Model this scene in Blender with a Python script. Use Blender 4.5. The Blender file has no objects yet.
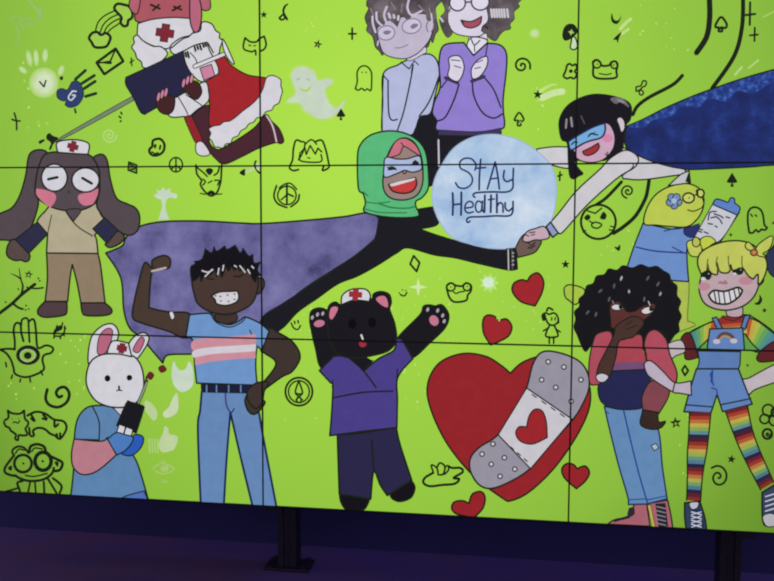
import bpy, math, random
from mathutils import Matrix, Vector
from mathutils.geometry import tessellate_polygon

C = bpy.context.scene.collection
PW, PH = 1.2118, 0.6830           # pitch of one display of the wall (16:9)

# ---------------------------------------------------------------- camera pose (solved from the seams of the display wall)
FOC = 864.94
CX, CY = 387.0, 290.5
RT = (-0.49839594, 0.19107251, 3.45488241)
RR = ((0.98845355, -0.00358197, 0.15148180), (0.01518534, 0.99702927, -0.07551187), (-0.15076131, 0.07694028, 0.98557152))
RM = Matrix(RR)
CAM = -(RM.transposed() @ Vector(RT))     # in (right, down, into wall)

def plane_point(px, py, depth=0.0):
    """photo pixel -> (u right, v up) on the plane `depth` behind the screen face"""
    d = RM.transposed() @ Vector(((px - CX) / FOC, (py - CY) / FOC, 1.0))
    t = (depth - CAM.z) / d.z
    p = CAM + d * t
    return p.x, -p.y

POST_Y = 0.30                       # support posts stand this far behind the screen face
FLOOR_V = plane_point(287, 566, POST_Y)[1]
Z0 = -FLOOR_V                       # height of the lower-middle seam above the floor

# ---------------------------------------------------------------- materials
MATS = {}
def lin(c):
    c = c / 255.0
    return c / 12.92 if c <= 0.04045 else ((c + 0.055) / 1.055) ** 2.4
def rgb(h):
    h = h.lstrip('#')
    return tuple(lin(int(h[i:i + 2], 16)) for i in (0, 2, 4)) + (1.0,)
PAL = dict(ink='#18200f', white='#d3d1d7', black='#17171a', cross='#7e2430', red='#9c2428', pink='#c9748a',
           brown='#54484a', pale='#bdd59a', haze='#c4d4c0')

def base_mat(name):
    m = bpy.data.materials.new(name)
    m.use_nodes = True
    nt = m.node_tree
    b = nt.nodes['Principled BSDF']
    return m, nt, b

def lit_paint(key):
    """an area of the picture shown by the displays: it glows with its own colour"""
    if key in MATS:
        return MATS[key]
    h = PAL.get(key, key)
    m, nt, b = base_mat('picture_' + key.strip('#'))
    b.inputs['Base Color'].default_value = (0.006, 0.006, 0.008, 1)
    b.inputs['Roughness'].default_value = 0.45
    b.inputs['Specular IOR Level'].default_value = 0.25
    b.inputs['Emission Strength'].default_value = 1.0
    N, L = nt.nodes, nt.links
    if isinstance(h, str):
        # faint brush mottling so that flat paint is not perfectly flat
        c = rgb(h)
        geo = N.new('ShaderNodeNewGeometry')
        nz = N.new('ShaderNodeTexNoise'); nz.inputs['Scale'].default_value = 24; nz.inputs['Detail'].default_value = 4
        mr = N.new('ShaderNodeMapRange'); mr.inputs['To Min'].default_value = 0.95; mr.inputs['To Max'].default_value = 1.05
        mr.inputs['From Min'].default_value = 0.3; mr.inputs['From Max'].default_value = 0.7
        mx = N.new('ShaderNodeVectorMath'); mx.operation = 'SCALE'; mx.inputs[0].default_value = c[:3]
        L.new(geo.outputs['Position'], nz.inputs['Vector']); L.new(nz.outputs['Fac'], mr.inputs['Value'])
        L.new(mr.outputs['Result'], mx.inputs['Scale']); L.new(mx.outputs['Vector'], b.inputs['Emission Color'])
    else:
        geo = N.new('ShaderNodeNewGeometry')
        nz = N.new('ShaderNodeTexNoise'); nz.inputs['Scale'].default_value = h[0]; nz.inputs['Detail'].default_value = h[1]
        nz.inputs['Roughness'].default_value = 0.62
        rp = N.new('ShaderNodeValToRGB')
        els = rp.color_ramp.elements
        stops = h[2]
        els[0].position = stops[0][0]; els[0].color = rgb(stops[0][1])
        els[1].position = stops[-1][0]; els[1].color = rgb(stops[-1][1])
        for p, c in stops[1:-1]:
            e_ = els.new(p); e_.color = rgb(c)
        L.new(geo.outputs['Position'], nz.inputs['Vector']); L.new(nz.outputs['Fac'], rp.inputs['Fac'])
        L.new(rp.outputs['Color'], b.inputs['Emission Color'])
    MATS[key] = m
    return m
PAL['cape'] = (7.0, 6.0, ((0.28, '#3d3a63'), (0.42, '#5d598a'), (0.55, '#6d699b'), (0.72, '#7e7aab')))
PAL['bluecape'] = (16.0, 5.0, ((0.35, '#192455'), (0.55, '#1d2d6c'), (0.72, '#263f86')))
PAL['bluefleck'] = (55.0, 5.0, ((0.42, '#1f3478'), (0.55, '#2c4b98'), (0.68, '#5474b6')))
PAL['ball'] = (5.5, 5.0, ((0.30, '#86aad4'), (0.45, '#a8c2e0'), (0.58, '#bccfe4'), (0.72, '#d2dfec')))
PAL['greyhair'] = (9.0, 4.0, ((0.32, '#3a3538'), (0.50, '#5c5357'), (0.68, '#7d7378')))

def screen_mat():
    m, nt, b = base_mat('lime_green_display')
    N, L = nt.nodes, nt.links
    b.inputs['Base Color'].default_value = (0.006, 0.006, 0.008, 1)
    b.inputs['Roughness'].default_value = 0.45
    b.inputs['Specular IOR Level'].default_value = 0.25
    b.inputs['Emission Strength'].default_value = 1.0
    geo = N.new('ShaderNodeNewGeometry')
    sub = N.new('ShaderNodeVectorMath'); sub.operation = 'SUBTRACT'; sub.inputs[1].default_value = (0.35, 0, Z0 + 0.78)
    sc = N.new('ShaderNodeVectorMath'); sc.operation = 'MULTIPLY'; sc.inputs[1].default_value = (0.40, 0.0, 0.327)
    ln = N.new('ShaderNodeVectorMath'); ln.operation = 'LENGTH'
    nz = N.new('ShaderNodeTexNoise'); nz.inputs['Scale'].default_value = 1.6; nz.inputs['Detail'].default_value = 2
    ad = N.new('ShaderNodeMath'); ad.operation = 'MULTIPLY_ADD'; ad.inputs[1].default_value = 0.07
    rp = N.new('ShaderNodeValToRGB')  # brightness falloff away from a bright centre, painted into the emission colour
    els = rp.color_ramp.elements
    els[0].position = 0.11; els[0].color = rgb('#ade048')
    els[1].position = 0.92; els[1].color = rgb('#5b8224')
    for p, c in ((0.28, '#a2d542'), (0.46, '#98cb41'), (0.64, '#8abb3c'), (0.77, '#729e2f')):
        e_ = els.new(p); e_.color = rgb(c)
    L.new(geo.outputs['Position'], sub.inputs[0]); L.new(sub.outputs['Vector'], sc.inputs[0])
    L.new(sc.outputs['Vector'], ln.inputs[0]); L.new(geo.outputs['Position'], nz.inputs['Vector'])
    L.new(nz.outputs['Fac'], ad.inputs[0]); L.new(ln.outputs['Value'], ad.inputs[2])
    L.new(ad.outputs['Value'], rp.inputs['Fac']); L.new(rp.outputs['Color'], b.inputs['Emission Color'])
    return m

def solid_mat(name, col, rough=0.6, metal=0.0, noise=None):
    m, nt, b = base_mat(name)
    b.inputs['Base Color'].default_value = rgb(col)
    b.inputs['Roughness'].default_value = rough
    b.inputs['Metallic'].default_value = metal
    if noise:
        N, L = nt.nodes, nt.links
        tc = N.new('ShaderNodeTexCoord')
        nz = N.new('ShaderNodeTexNoise'); nz.inputs['Scale'].default_value = noise[0]; nz.inputs['Detail'].default_value = 6
        rp = N.new('ShaderNodeValToRGB')
        rp.color_ramp.elements[0].position = 0.35; rp.color_ramp.elements[0].color = rgb(col)
        rp.color_ramp.elements[1].position = 0.65; rp.color_ramp.elements[1].color = rgb(noise[1])
        L.new(tc.outputs['Object'], nz.inputs['Vector']); L.new(nz.outputs['Fac'], rp.inputs['Fac'])
        L.new(rp.outputs['Color'], b.inputs['Base Color'])
    return m

# ---------------------------------------------------------------- drawing kit: flat shapes traced on the wall face
FR = [0.0, 0.0, 1.0]
FIGS = []
CUR = {}
def fr(x, y, s): FR[:] = [x, y, s]
def fig(name, label, level, short=None, kind=None):
    f_ = dict(name=name, label=label, level=level, parts={}, order=[], k=0, short=short or label, kind=kind, labels={})
    FIGS.append(f_); CUR['f'] = f_; part('')
def part(name, label=None, lift=0):
    CUR['p'] = name; CUR['lift'] = lift
    f_ = CUR['f']
    if name not in f_['parts']:
        f_['parts'][name] = []; f_['order'].append(name); f_['labels'][name] = label
def emit(color, faces):
    f_ = CUR['f']; f_['k'] += 1
    z = (f_['level'] + CUR['lift']) * 0.0009 + f_['k'] * 0.000011
    f_['parts'][CUR['p']].append((color, faces, z))
def P(s):
    out = []
    for t in s.split():
        sh = t.endswith('*'); t = t.rstrip('*')
        a, b = t.split(',')
        out.append((FR[0] + float(a) / FR[2], FR[1] + float(b) / FR[2], sh))
    return out
def cat(p0, p1, p2, p3, t):
    def g(a, b, c, d): return 0.5 * ((2 * b) + (c - a) * t + (2 * a - 5 * b + 4 * c - d) * t * t + (3 * b - a - 3 * c + d) * t ** 3)
    return g(p0[0], p1[0], p2[0], p3[0]), g(p0[1], p1[1], p2[1], p3[1])
def spline(pts, closed, smooth=True):
    """-> list of (x, y, sharp)"""
    n = len(pts)
    if not smooth or n < 3: return [(p[0], p[1], True) for p in pts]
    out = []
    for i in range(n if closed else n - 1):
        p1, p2 = pts[i], pts[(i + 1) % n]
        p0 = pts[(i - 1) % n] if (closed or i > 0) else p1
        p3 = pts[(i + 2) % n] if (closed or i + 2 < n) else p2
        if p1[2]: p0 = p1
        if p2[2]: p3 = p2
        d = math.hypot(p2[0] - p1[0], p2[1] - p1[1])
        ns = max(1, min(8, int(d / 1.6) + 1))
        for k in range(ns):
            x, y = cat(p0, p1, p2, p3, k / ns)
            out.append((x, y, p1[2] and k == 0))
    if not closed: out.append((pts[-1][0], pts[-1][1], True))
    return out
def tri(poly):
    v = [Vector((p[0], p[1], 0)) for p in poly]
    return [[(v[i].x, v[i].y) for i in t] for t in tessellate_polygon([v])]
def disc(x, y, r, n=8):
    return [(x + r * math.cos(2 * math.pi * i / n), y + r * math.sin(2 * math.pi * i / n)) for i in range(n)]
LW = 1.36
def ribbon(pl, w, closed, taper=False):
    n = len(pl); faces = []; h = w * (1.62 if CUR['f']['level'] == 1 else LW) / 2
    segs = n if closed else n - 1
    def nrm(a, b):
        dx, dy = b[0] - a[0], b[1] - a[1]; d = math.hypot(dx, dy) or 1e-6
        return -dy / d, dx / d
    for i in range(segs):
        a, b = pl[i], pl[(i + 1) % n]
        na = nb = nrm(a, b)
        if (closed or i > 0) and not a[2]:
            m_ = nrm(pl[i - 1], a); s = (na[0] + m_[0], na[1] + m_[1]); d = math.hypot(*s)
            if d > 1.2: na = (s[0] / d, s[1] / d)
        if (closed or i + 2 < n) and not b[2]:
            m_ = nrm(b, pl[(i + 2) % n]); s = (nb[0] + m_[0], nb[1] + m_[1]); d = math.hypot(*s)
            if d > 1.2: nb = (s[0] / d, s[1] / d)
        ha = h * (1 - 0.75 * i / segs) if taper else h
        hb = h * (1 - 0.75 * (i + 1) / segs) if taper else h
        faces.append([(a[0] + na[0] * ha, a[1] + na[1] * ha), (a[0] - na[0] * ha, a[1] - na[1] * ha),
                      (b[0] - nb[0] * hb, b[1] - nb[1] * hb), (b[0] + nb[0] * hb, b[1] + nb[1] * hb)])
        if a[2] or (i == 0 and not closed): faces.append(disc(a[0], a[1], ha, 6))
    if not closed and not taper: faces.append(disc(pl[-1][0], pl[-1][1], h, 6))
    return faces
def f(color, s, ow=1.0, oc='ink', smooth=True):
    pl = spline(P(s), True, smooth)
    emit(color, tri(pl))
    if ow: emit(oc, ribbon(pl, ow, True))
def l(s, w=1.0, color='ink', closed=False, smooth=True, taper=False):
    emit(color, ribbon(spline(P(s), closed, smooth), w, closed, taper))
def e(color, cx, cy, rx, ry=None, rot=0, ow=0, oc='ink'):
    ry = ry or rx
    cx, cy, rx, ry = FR[0] + cx / FR[2], FR[1] + cy / FR[2], rx / FR[2], ry / FR[2]
    n = 10 if max(rx, ry) < 3 else 18 if max(rx, ry) < 12 else 48
    c_, s_ = math.cos(math.radians(rot)), math.sin(math.radians(rot))
    pl = []
    for i in range(n):
        a = 2 * math.pi * i / n
        x, y = rx * math.cos(a), ry * math.sin(a)
        pl.append((cx + x * c_ - y * s_, cy + x * s_ + y * c_, False))
    if color: emit(color, [[(p[0], p[1]) for p in pl]])
    if ow: emit(oc, ribbon(pl, ow, True))
def cross(cx, cy, r, w, rot=0, color='cross', ow=0.6):
    c_, s_ = math.cos(math.radians(rot)), math.sin(math.radians(rot))
    q = [(-w, -r), (w, -r), (w, -w), (r, -w), (r, w), (w, w), (w, r), (-w, r), (-w, w), (-r, w), (-r, -w), (-w, -w)]
    f(color, ' '.join('%.2f,%.2f' % (cx + x * c_ - y * s_, cy + x * s_ + y * c_) for x, y in q), ow, smooth=False)
def star(cx, cy, r, n=5, rot=0, color='ink', inner=0.42):
    q = []
    for i in range(2 * n):
        a = math.pi * i / n - math.pi / 2 + math.radians(rot); rr = r if i % 2 == 0 else r * inner
        q.append('%.2f,%.2f' % (cx + rr * math.cos(a), cy + rr * math.sin(a)))
    f(color, ' '.join(q), 0, smooth=False)
def swirl(cx, cy, r, turns=1.8, a0=0, w=1.3, color='ink', flip=1, yk=1.0):
    n = int(12 * turns); q = []
    for i in range(n + 1):
        t = i / n; a = math.radians(a0) + flip * t * turns * 2 * math.pi; rr = r * (1 - 0.93 * t)
        q.append('%.2f,%.2f' % (cx + rr * math.cos(a), cy + yk * rr * math.sin(a)))
    l(' '.join(q), w, color)
def spade(cx, cy, r, color='ink'):
    g = lambda x, y: '%.2f,%.2f' % (cx + x * r, cy + y * r)
    f(color, ' '.join([g(0, -1.2) + '*', g(.55, -.3), g(.85, .3), g(.35, .5), g(.1, .4) + '*', g(.3, 1.1) + '*', g(-.3, 1.1) + '*', g(-.1, .4) + '*', g(-.35, .5), g(-.85, .3), g(-.55, -.3)]), 0)
def stripes(left, right, cols, ow=1.1):
    """bands between two edges (traced top to bottom)"""
    A, B = spline(P(left), False), spline(P(right), False)
    def at(pl, t):
        d = [0]
        for i in range(len(pl) - 1): d.append(d[-1] + math.hypot(pl[i + 1][0] - pl[i][0], pl[i + 1][1] - pl[i][1]))
        s = t * d[-1]
        for i in range(len(pl) - 1):
            if d[i + 1] >= s - 1e-9:
                k = (s - d[i]) / ((d[i + 1] - d[i]) or 1e-6)
                return pl[i][0] + (pl[i + 1][0] - pl[i][0]) * k, pl[i][1] + (pl[i + 1][1] - pl[i][1]) * k
        return pl[-1][:2]
    n = len(cols)
    for i, c in enumerate(cols):
        fs = []
        for j in range(2):
            t0, t1 = (i + j / 2) / n, (i + (j + 1) / 2) / n
            fs.append([at(A, t0), at(B, t0), at(B, t1), at(A, t1)])
        emit(c, fs); CUR['f']['k'] -= 1
    CUR['f']['k'] += 1
    if ow:
        emit('ink', ribbon(A, ow, False) + ribbon(B, ow, False))
# ================================================================ the picture
# ---- pale painted marks (level 0)
fig('haze_ghost_drawing', 'hazy white ghost with outstretched arms', 0)
fr(260, 0, 5.14)
f('#b4dc62', '158,420 152,378 186,337 244,336 288,366 304,402 342,392 384,406 370,444 344,464 360,515 395,545 450,500 430,564 376,612 300,620 224,580 192,540 120,530 172,478', 0)
f('haze', '168,420 162,382 192,347 240,347 278,372 298,414 340,404 372,414 358,438 333,462 350,520 390,557 436,514 418,558 368,600 300,608 232,568 200,528 138,524 184,480', 0)
l('190,410 205,402', 1.1, '#aab9b2'); l('240,405 255,412', 1.1, '#aab9b2'); f('#a9cc5a', '205,452 235,462 262,440 255,462 235,472 215,466', 0)
fig('white_handprint_drawing', 'soft white handprint with a small black tick', 0)
fr(0, 0, 5.14)
e('#aed272', 225, 425, 76, 78); e('#bad78c', 226, 425, 66, 68); e('#c6daa6', 226, 426, 56, 58); e('#cedeba', 228, 428, 44, 46)
for x, y, rx, ry, a in ((150, 300, 15, 42, -12), (186, 298, 14, 44, -4), (232, 285, 15, 36, 4), (118, 360, 14, 26, -50), (314, 362, 16, 28, 20)):
    e('#aed07c', x, y, rx, ry, a); e('#bfd99a', x, y, rx * .6, ry * .7, a)
l('204,420 226,446* 236,414', 1.2); e('ink', 316, 402, 9, 11)
fig('faint_scribble_drawing', 'faint pale scribble in the upper corner', 0)
l('55,100 85,85 105,105 80,140 95,160 90,230', 1.3, '#93b963'); l('120,150 110,110 150,90 160,130 125,120', 1.2, '#93b963')
l('165,140 185,100 215,85', 1.2, '#93b963'); l('150,5 190,50 205,85 208,40', 1.2, '#9aba72'); l('205,120 215,90 215,60', 1.0, '#93b963')
fig('pale_tree_drawing', 'pale tree shape above the purple cape', 0)
fr(150, 90, 3.87)
f('haze', '15,408 30,398 24,385 40,390 50,376 62,388 78,380 80,396 104,404 100,420 78,416 64,424* 60,455 74,502* 32,502* 46,455 44,424* 30,420', 0)
fig('pale_wolf_head_drawing', 'pale wolf head shape beside the striped tee', 0)
fr(120, 350, 3.633)
f('haze', '190,60 196,40 206,62 222,74 240,66 250,42 264,66 266,120 252,142 232,152 216,150 196,128 188,96', 0)
fig('pale_butterfly_drawing', 'pale butterfly with two wings apart', 0)
f('#b7cf94', '92,184 112,192 132,216 134,246 122,256 104,238 90,214', 0); f('#c6d4ae', '206,156 212,184 210,220 190,240 166,246 156,230 178,206 190,178', 0)
fig('pale_thumb_drawing', 'pale pointing hand with stripes for a cuff', 0)
f('#bcd09c', '150,316 158,296 162,276 176,286 178,304 206,312 210,330 202,350 192,364 160,372 146,364 140,340', 0)
for x in (106, 116, 126, 136): l('%d,324 %d,372' % (x, x + 2), .9, '#b3cf86')
fig('pale_eye_drawing', 'pale swirling eye mark near the bottom', 0)
l('120,430 150,412 180,420 196,434 160,450 128,440', 1.0, '#a9c472'); e('#a9c472', 162, 430, 15, 12); l('150,470 175,480 150,478', 1, '#9fbf62'); l('148,408 165,404', 1, '#a9c472')
fig('pale_spiral_drawing', 'small pale spiral in the empty green', 0)
fr(80, 100, 5.81)
swirl(170, 205, 44, 2, 0, 1.1, '#b3d97a')
fig('pale_sparkle_drawing', 'pale four pointed sparkle', 0)
fr(380, 240, 3.87)
star(148, 182, 36, 4, 0, '#cfe6a6', .28)
fig('pale_sunburst_drawing', 'pale round sunburst', 0)
star(422, 166, 40, 9, 10, '#b9e07a', .6); e('#d3ead0', 420, 164, 22, 20)
fig('pale_sun_drawing', 'pale soft round spot', 0)
fr(500, 0, 5.14)
e('#aed864', 178, 172, 28); e('#c5dfa0', 178, 172, 18)
fig('paint_specks', 'tiny pale specks of paint', 0, kind='stuff')
random.seed(4)
fr(0, 0, 1)
for x0, y0, x1, y1, n in ((60, 335, 90, 400, 16), (5, 370, 35, 400, 6), (280, 290, 420, 340, 34), (400, 262, 560, 345, 34), (395, 345, 425, 420, 14), (300, 10, 340, 40, 8),
                          (640, 5, 690, 60, 10), (520, 70, 560, 130, 10), (285, 330, 320, 420, 8), (5, 60, 60, 140, 8), (590, 225, 640, 262, 6), (670, 410, 690, 500, 5)):
    for i in range(n):
        e(random.choice(['#b6dd6c', '#aedb5a', '#c2e08a']), random.uniform(x0, x1), random.uniform(y0, y1), random.uniform(.5, 1.1), random.uniform(.8, 1.5), random.uniform(-30, 30))

# ---- ink doodles (level 1)
fig('rainbow_doodle', 'black line rainbow between two puffy clouds', 1)
fr(0, 0, 5.14)
for q in ('490,165 505,115 540,80 590,55', '512,180 530,130 565,95 605,75', '530,180 550,140 585,110 620,95', '545,180 570,150 600,130 622,115'): l(q, .9)
f('#9ccb4c', '470,215 458,195 475,170 500,165 520,180 545,170 568,190 560,220 545,240 510,245 485,240', 1.7); f('#9ccb4c', '600,62 588,40 605,20 640,25 665,35 682,70 676,95 660,105 655,130 635,134 620,115 625,90', 1.7)
fig('envelope_doodle', 'small black line envelope', 1)
l('497,322 595,250 634,315 537,382', 1.7, closed=True, smooth=False); l('500,324 566,318 594,254', 1.1, smooth=False); f('ink', '515,322 566,312 572,330', 0)
fig('plus_doodle', 'small black plus mark', 1)
l('675,298 678,338', .9); l('668,322 688,310', .9)
fig('blue_handprint_drawing', 'navy blue painted handprint with green fingers', 1)
f('#2c3c68', '372,420 402,418 424,450 430,490 410,530 385,548 355,552 335,538 340,520 318,518 295,500 295,465 320,455 345,462 360,440', .5)
for q in ('388,408 440,362', '420,430 486,388', '432,456 490,418', '440,496 494,480'): l(q, 1.9, '#1c3320')
l('372,470 352,500 366,515 388,490 372,490', .9, '#c8d0d8'); l('392,470 372,468', .9, '#c8d0d8'); l('385,560 390,580', 1.2)
fig('splat_doodle', 'black ink splash at the needle tip', 1)
fr(0, 110, 5.14)
f('ink', '240,130 255,118 272,132 298,142 296,160 275,175 262,205 252,200 262,170 240,150', 0); f('ink', '200,160 228,150 230,158 205,175', 0)
fig('sparkle_doodle', 'thin black four pointed sparkle', 1)
l('74,15 85,55 86,102', 1.1); l('62,48 84,56 104,56', 1.1)
fr(80, 100, 5.81)
fig('dash_doodle', 'two short black strokes', 1)
l('238,72 244,82', 1.1); l('228,95 238,104 ', 1.1); l('240,120 234,126', 1)
fig('smiley_doodle', 'squashed black line smiley blob', 1)
l('430,232 465,226 490,255 486,295 460,318 425,322 405,305 405,285 420,270 422,245', 1.6, closed=True); l('438,262 436,275', 1.6); l('468,265 464,285', 1.3); l('418,302 438,312 455,306', 1)
fig('peace_doodle', 'small black line peace sign', 1)
e(None, 558, 376, 38, 42, 0, 1.0); l('558,335 558,418', 1); l('558,380 532,400', 1); l('558,380 584,400', 1)
fig('diamond_doodle', 'small scribbled black diamond', 1)
f('#6b9138', '284,360 330,378 330,426 280,408', 1, smooth=False); l('290,372 322,395 295,405', .9)
fig('cat_face_doodle', 'black line cat face beside the red robe', 1)
fr(120, 0, 4.541)
l('560,205 568,172* 592,190 620,190 632,176* 655,165* 664,200 656,222 640,232', 1.2); l('560,205 565,225 600,235 615,228 617,250', 1.1); l('585,205 595,208', .8); l('608,208 616,208', .8)
fig('star_doodle', 'small solid black star', 1)
fr(260, 0, 5.14); star(20, 76, 20)
fig('squiggle_doodle', 'small curled black squiggle', 1)
l('100,95 118,75 128,95 108,102 100,90', 1.2); l('130,30 120,60 140,100', 1.4); l('130,30 142,22', 1)
fig('line_star_doodle', 'small hand drawn black star', 1)
star(297, 228, 26, 5, 15, 'ink', .38); e('#8db64a', 297, 230, 5)
fig('plus_doodle', 'small black plus mark', 1)
l('474,145 474,202', 1.2); l('456,174 494,174', 1.2)
fig('ghost_doodle', 'black line ghost outline', 1)
l('490,456 500,420 500,370 520,342 550,342 572,370 574,420 570,466 550,456 540,466 522,454 506,464 490,456', 1.0); e('ink', 525, 372, 4); e('ink', 546, 372, 4)
fig('spade_doodle', 'small solid black spade', 1)
fr(0, 0, 1); spade(341, 114.5, 5.2)
fig('swirl_doodle', 'black spiral beside the lilac sweater', 1)
fr(500, 0, 5.14); swirl(112, 338, 45, 1.6, 20, 1.3, flip=-1)
fig('mushroom_doodle', 'black capped mushroom', 1)
f('ink', '322,180 330,145 350,126 380,128 398,160 380,185 350,205 330,205', .5); star(366, 166, 17, 4, 10, '#9cc95a', .5); f('#c4d8b0', '372,190 388,196 398,235 385,255 362,248 366,215', .9)
fig('flower_doodle', 'black line four petal flower', 1)
l('345,335 360,328 372,338 388,330 395,352 384,366 394,382 382,404 362,398 345,404 326,392 334,372 340,355', 1.3, closed=True); e('ink', 364, 366, 10, 10)
fig('shooting_star_drawing', 'black shooting star with a pale tail', 1)
l('205,470 260,438 292,436', 2.6, '#bfe07f', taper=True); l('215,505 270,480 322,470', 4.0, '#c9e2a0'); star(194, 486, 26, 5, 5)
fig('moon_doodle', 'small black crescent moon', 1)
f('ink', '575,68 585,100 605,105 620,85 616,62 622,90 605,122 580,118 570,95', 0)
fig('shooting_star_drawing', 'black shooting star with pale streaks', 1)
l('618,150 650,115 672,98', 2.0, '#bfdc86'); l('625,175 660,150', 1.6, '#bfdc86'); f('ink', '592,190 625,165 612,195 605,222 598,205 582,205', 0)
fig('frog_doodle', 'black line frog face with bulging eyes above the black hair', 1)
l('480,345 478,318 498,308 516,322 524,338 560,336 572,320 594,316 604,336 598,365 600,395 570,404 510,404 482,392 478,365', 1.4, closed=True); e(None, 498, 330, 20, 20, 0, 1.1); e(None, 588, 334, 18, 18, 0, 1.1); e('ink', 500, 330, 4); e('ink', 584, 334, 4); l('510,378 545,384 572,378', .8)
fig('clover_doodle', 'black line three petal clover', 1)
l('700,452 700,470 720,462 735,470 735,485 720,488 716,470 730,450 748,440 752,420 735,416 725,440 712,444 698,448', 1.0, closed=True)
fig('rope_drawing', 'long curving black ropes above the blue cape', 1)
fr(624, 0, 5.14)
l('438,-20 440,90 424,190 372,272', 3.4); l('612,-20 606,140 565,290 452,456', 2.6); l('300,388 250,436 130,500 70,545 45,590', 2.2)
fig('rope_drawing', 'thick curving black ropes round the owl face', 1)
fr(570, 190, 8.54)
l('440,-70 380,-5 300,75 225,125', 2.0); l('676,-96 664,-10 640,80 560,220 455,315 370,370', 2.3)
fr(624, 0, 5.14)
fig('spade_outline_doodle', 'black line spade between the ropes', 1)
l('500,88 528,125 520,145 500,140 505,160 485,160 490,142 470,140 475,118', 1.5, closed=True)
fig('cross_doodle', 'two thin black crosses', 1)
l('648,12 646,128', 1.4); l('624,78 674,72', 1.4); l('672,142 670,212', 1.2); l('646,182 688,178', 1.2)
fig('pale_streak_drawing', 'short pale streaks', 1)
l('640,350 690,310', 1.1, '#b4cf80'); l('570,385 605,345', 1.2, '#b9d38a'); l('715,88 770,60', .9, '#a9cb6a')
fig('spade_outline_doodle', 'black line spade beside the ball', 1)
fr(360, 0, 3.418)
l('545,385 560,408 552,415 545,412 550,428 538,428 540,412 528,412 532,400', 1.2, closed=True)
fig('pigtail_head_doodle', 'black line head with two pigtails', 1)
fr(150, 90, 3.87)
l('585,200 565,195 555,230 552,270 540,300 555,312 575,308', 1.2); l('585,200 600,205 592,240 575,270', 1.1); l('640,200 665,195 680,230 690,275 692,300 668,312 672,296', 1.2)
l('600,210 625,192 645,210', 1); l('580,245 600,225 605,250 620,215 640,248 650,225 665,240', 1.0, smooth=False); l('580,250 585,275 660,278 662,250', 1); l('610,262 620,264', .8)
fig('emblem_doodle', 'black line round emblem above the purple cape', 1)
l('490,370 480,410 495,440 530,455', 1.2); l('545,452 572,430 578,405', 1.2); l('500,380 520,365 545,362 568,385', 1); e(None, 530, 408, 36, 36, 0, 1); l('530,362 530,438', 1.3); l('530,405 508,425', 1); l('530,400 555,412', 1.2)
fig('horned_head_doodle', 'black line horned beast head', 1)
l('178,290 182,325 200,350 195,365 210,390 235,410 258,398 270,370 275,345 278,290', 1.2); l('182,300 205,318 222,335', 1); l('270,295 262,320 248,330', 1.1); l('205,345 215,355 205,368', 1); l('250,350 268,350 262,368', 1)
f('ink', '222,398 238,388 252,398 240,406', 0); l('195,400 215,404', .8); l('255,404 278,402', .8); f('ink', '215,310 232,302 245,312 230,330', 0); l('225,360 240,352', .9)
fig('rocket_doodle', 'black arrow head with a pale shaft', 1)
f('ink', '346,320 368,306 366,332', 0); l('372,318 412,300', 1.6, '#b9cfa0'); l('410,275 405,292 415,312 425,322', 1.2); f('#bcd0a6', '412,282 424,290 422,312 412,304', 0)
fig('branch_doodle', 'bare black branch with tiny buds', 1)
fr(0, 220, 5.14)
l('-10,485 60,432 110,385 180,330', 2.0); l('110,385 118,340 108,305 98,245', 1.6, taper=True); l('108,302 80,285 52,275', 1.2, taper=True); l('160,350 190,352 222,348', 1.1); l('68,430 95,450 118,458', 1.4)
for x, y in ((30, 422), (95, 355), (140, 345), (198, 300), (205, 312), (135, 440), (148, 458), (132, 462)): e('ink', x, y, 5)
fig('star_doodle', 'small hollow black star above the branch', 1)
star(148, 280, 23, 5, 10); e('#8bbf3c', 148, 283, 6)
fig('hand_eye_doodle', 'black line open hand with an eye in its palm', 1)
fr(0, 280, 7.26)
l('0,505 40,500 85,500 108,505* 108,440 100,370 108,325 130,310 150,325 155,380 165,420 172,445', 1.4); l('155,330 160,290 185,276 205,290 210,360 215,450', 1.3); l('212,300 235,284 252,300 262,370 275,490 330,475 365,480 388,500 370,530 330,540 312,560 310,590 318,650 250,690 175,705 110,680 100,640 80,580 45,530 5,508', 1.4)
e(None, 205, 545, 74, 58, 0, 2.4); e(None, 200, 548, 52, 44, 0, .7, '#a9c08a'); e('ink', 202, 548, 28, 26)
for q in ('42,598 48,630', '90,690 84,715', '150,720 145,740', '218,712 222,740', '296,660 310,690'):
    l(q, 1.1)
fig('eye_doodle', 'small black lashed eye', 1)
f('ink', '388,390 395,360 430,330 455,335 450,360 420,375', 0); l('470,335 468,375 445,405 400,405 388,385', 1.1); l('415,330 410,345', 1); l('455,310 452,330', 1); l('480,350 468,354', 1); l('392,420 396,408', 1.2); l('440,425 438,410', 1.1); l('470,405 460,395', 1)
fig('swirl_doodle', 'black spiral beside the white rabbit', 1)
fr(0, 320, 3.058)
l('145,212 140,240 152,260 180,266 205,250 212,225 200,206 182,208 172,222 180,236 190,232', 1.9)
fig('tiger_cat_doodle', 'black line striped cat lying down', 1)
fr(0, 390, 5.28)
l('25,160 45,145 42,108* 62,122 105,125 128,108* 132,150 150,170 145,190 135,205 145,235 120,240 100,238 95,265 80,255 85,235 58,215 50,200 30,190 22,170', 1.4); l('145,135 190,115 240,125 285,155 335,165 352,195 340,230 315,258 290,240 265,230 235,205 200,200 175,215 180,240 160,240 155,200', 1.5)
for q in ('165,130 185,165 165,150', '228,130 250,155 225,150', '288,165 290,195 308,180', '300,232 302,250', '318,228 318,248'): l(q, 1.5)
e('ink', 65, 152, 3); e('ink', 100, 150, 3); l('70,172 82,168 95,176 104,162', .9)
fig('frog_doodle', 'black line round eyed frog in a robe', 1)
e(None, 122, 388, 46, 46, 0, 1.8); e(None, 228, 376, 43, 48, 0, 2.4); e('ink', 124, 388, 6); e('ink', 226, 376, 7)
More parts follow.
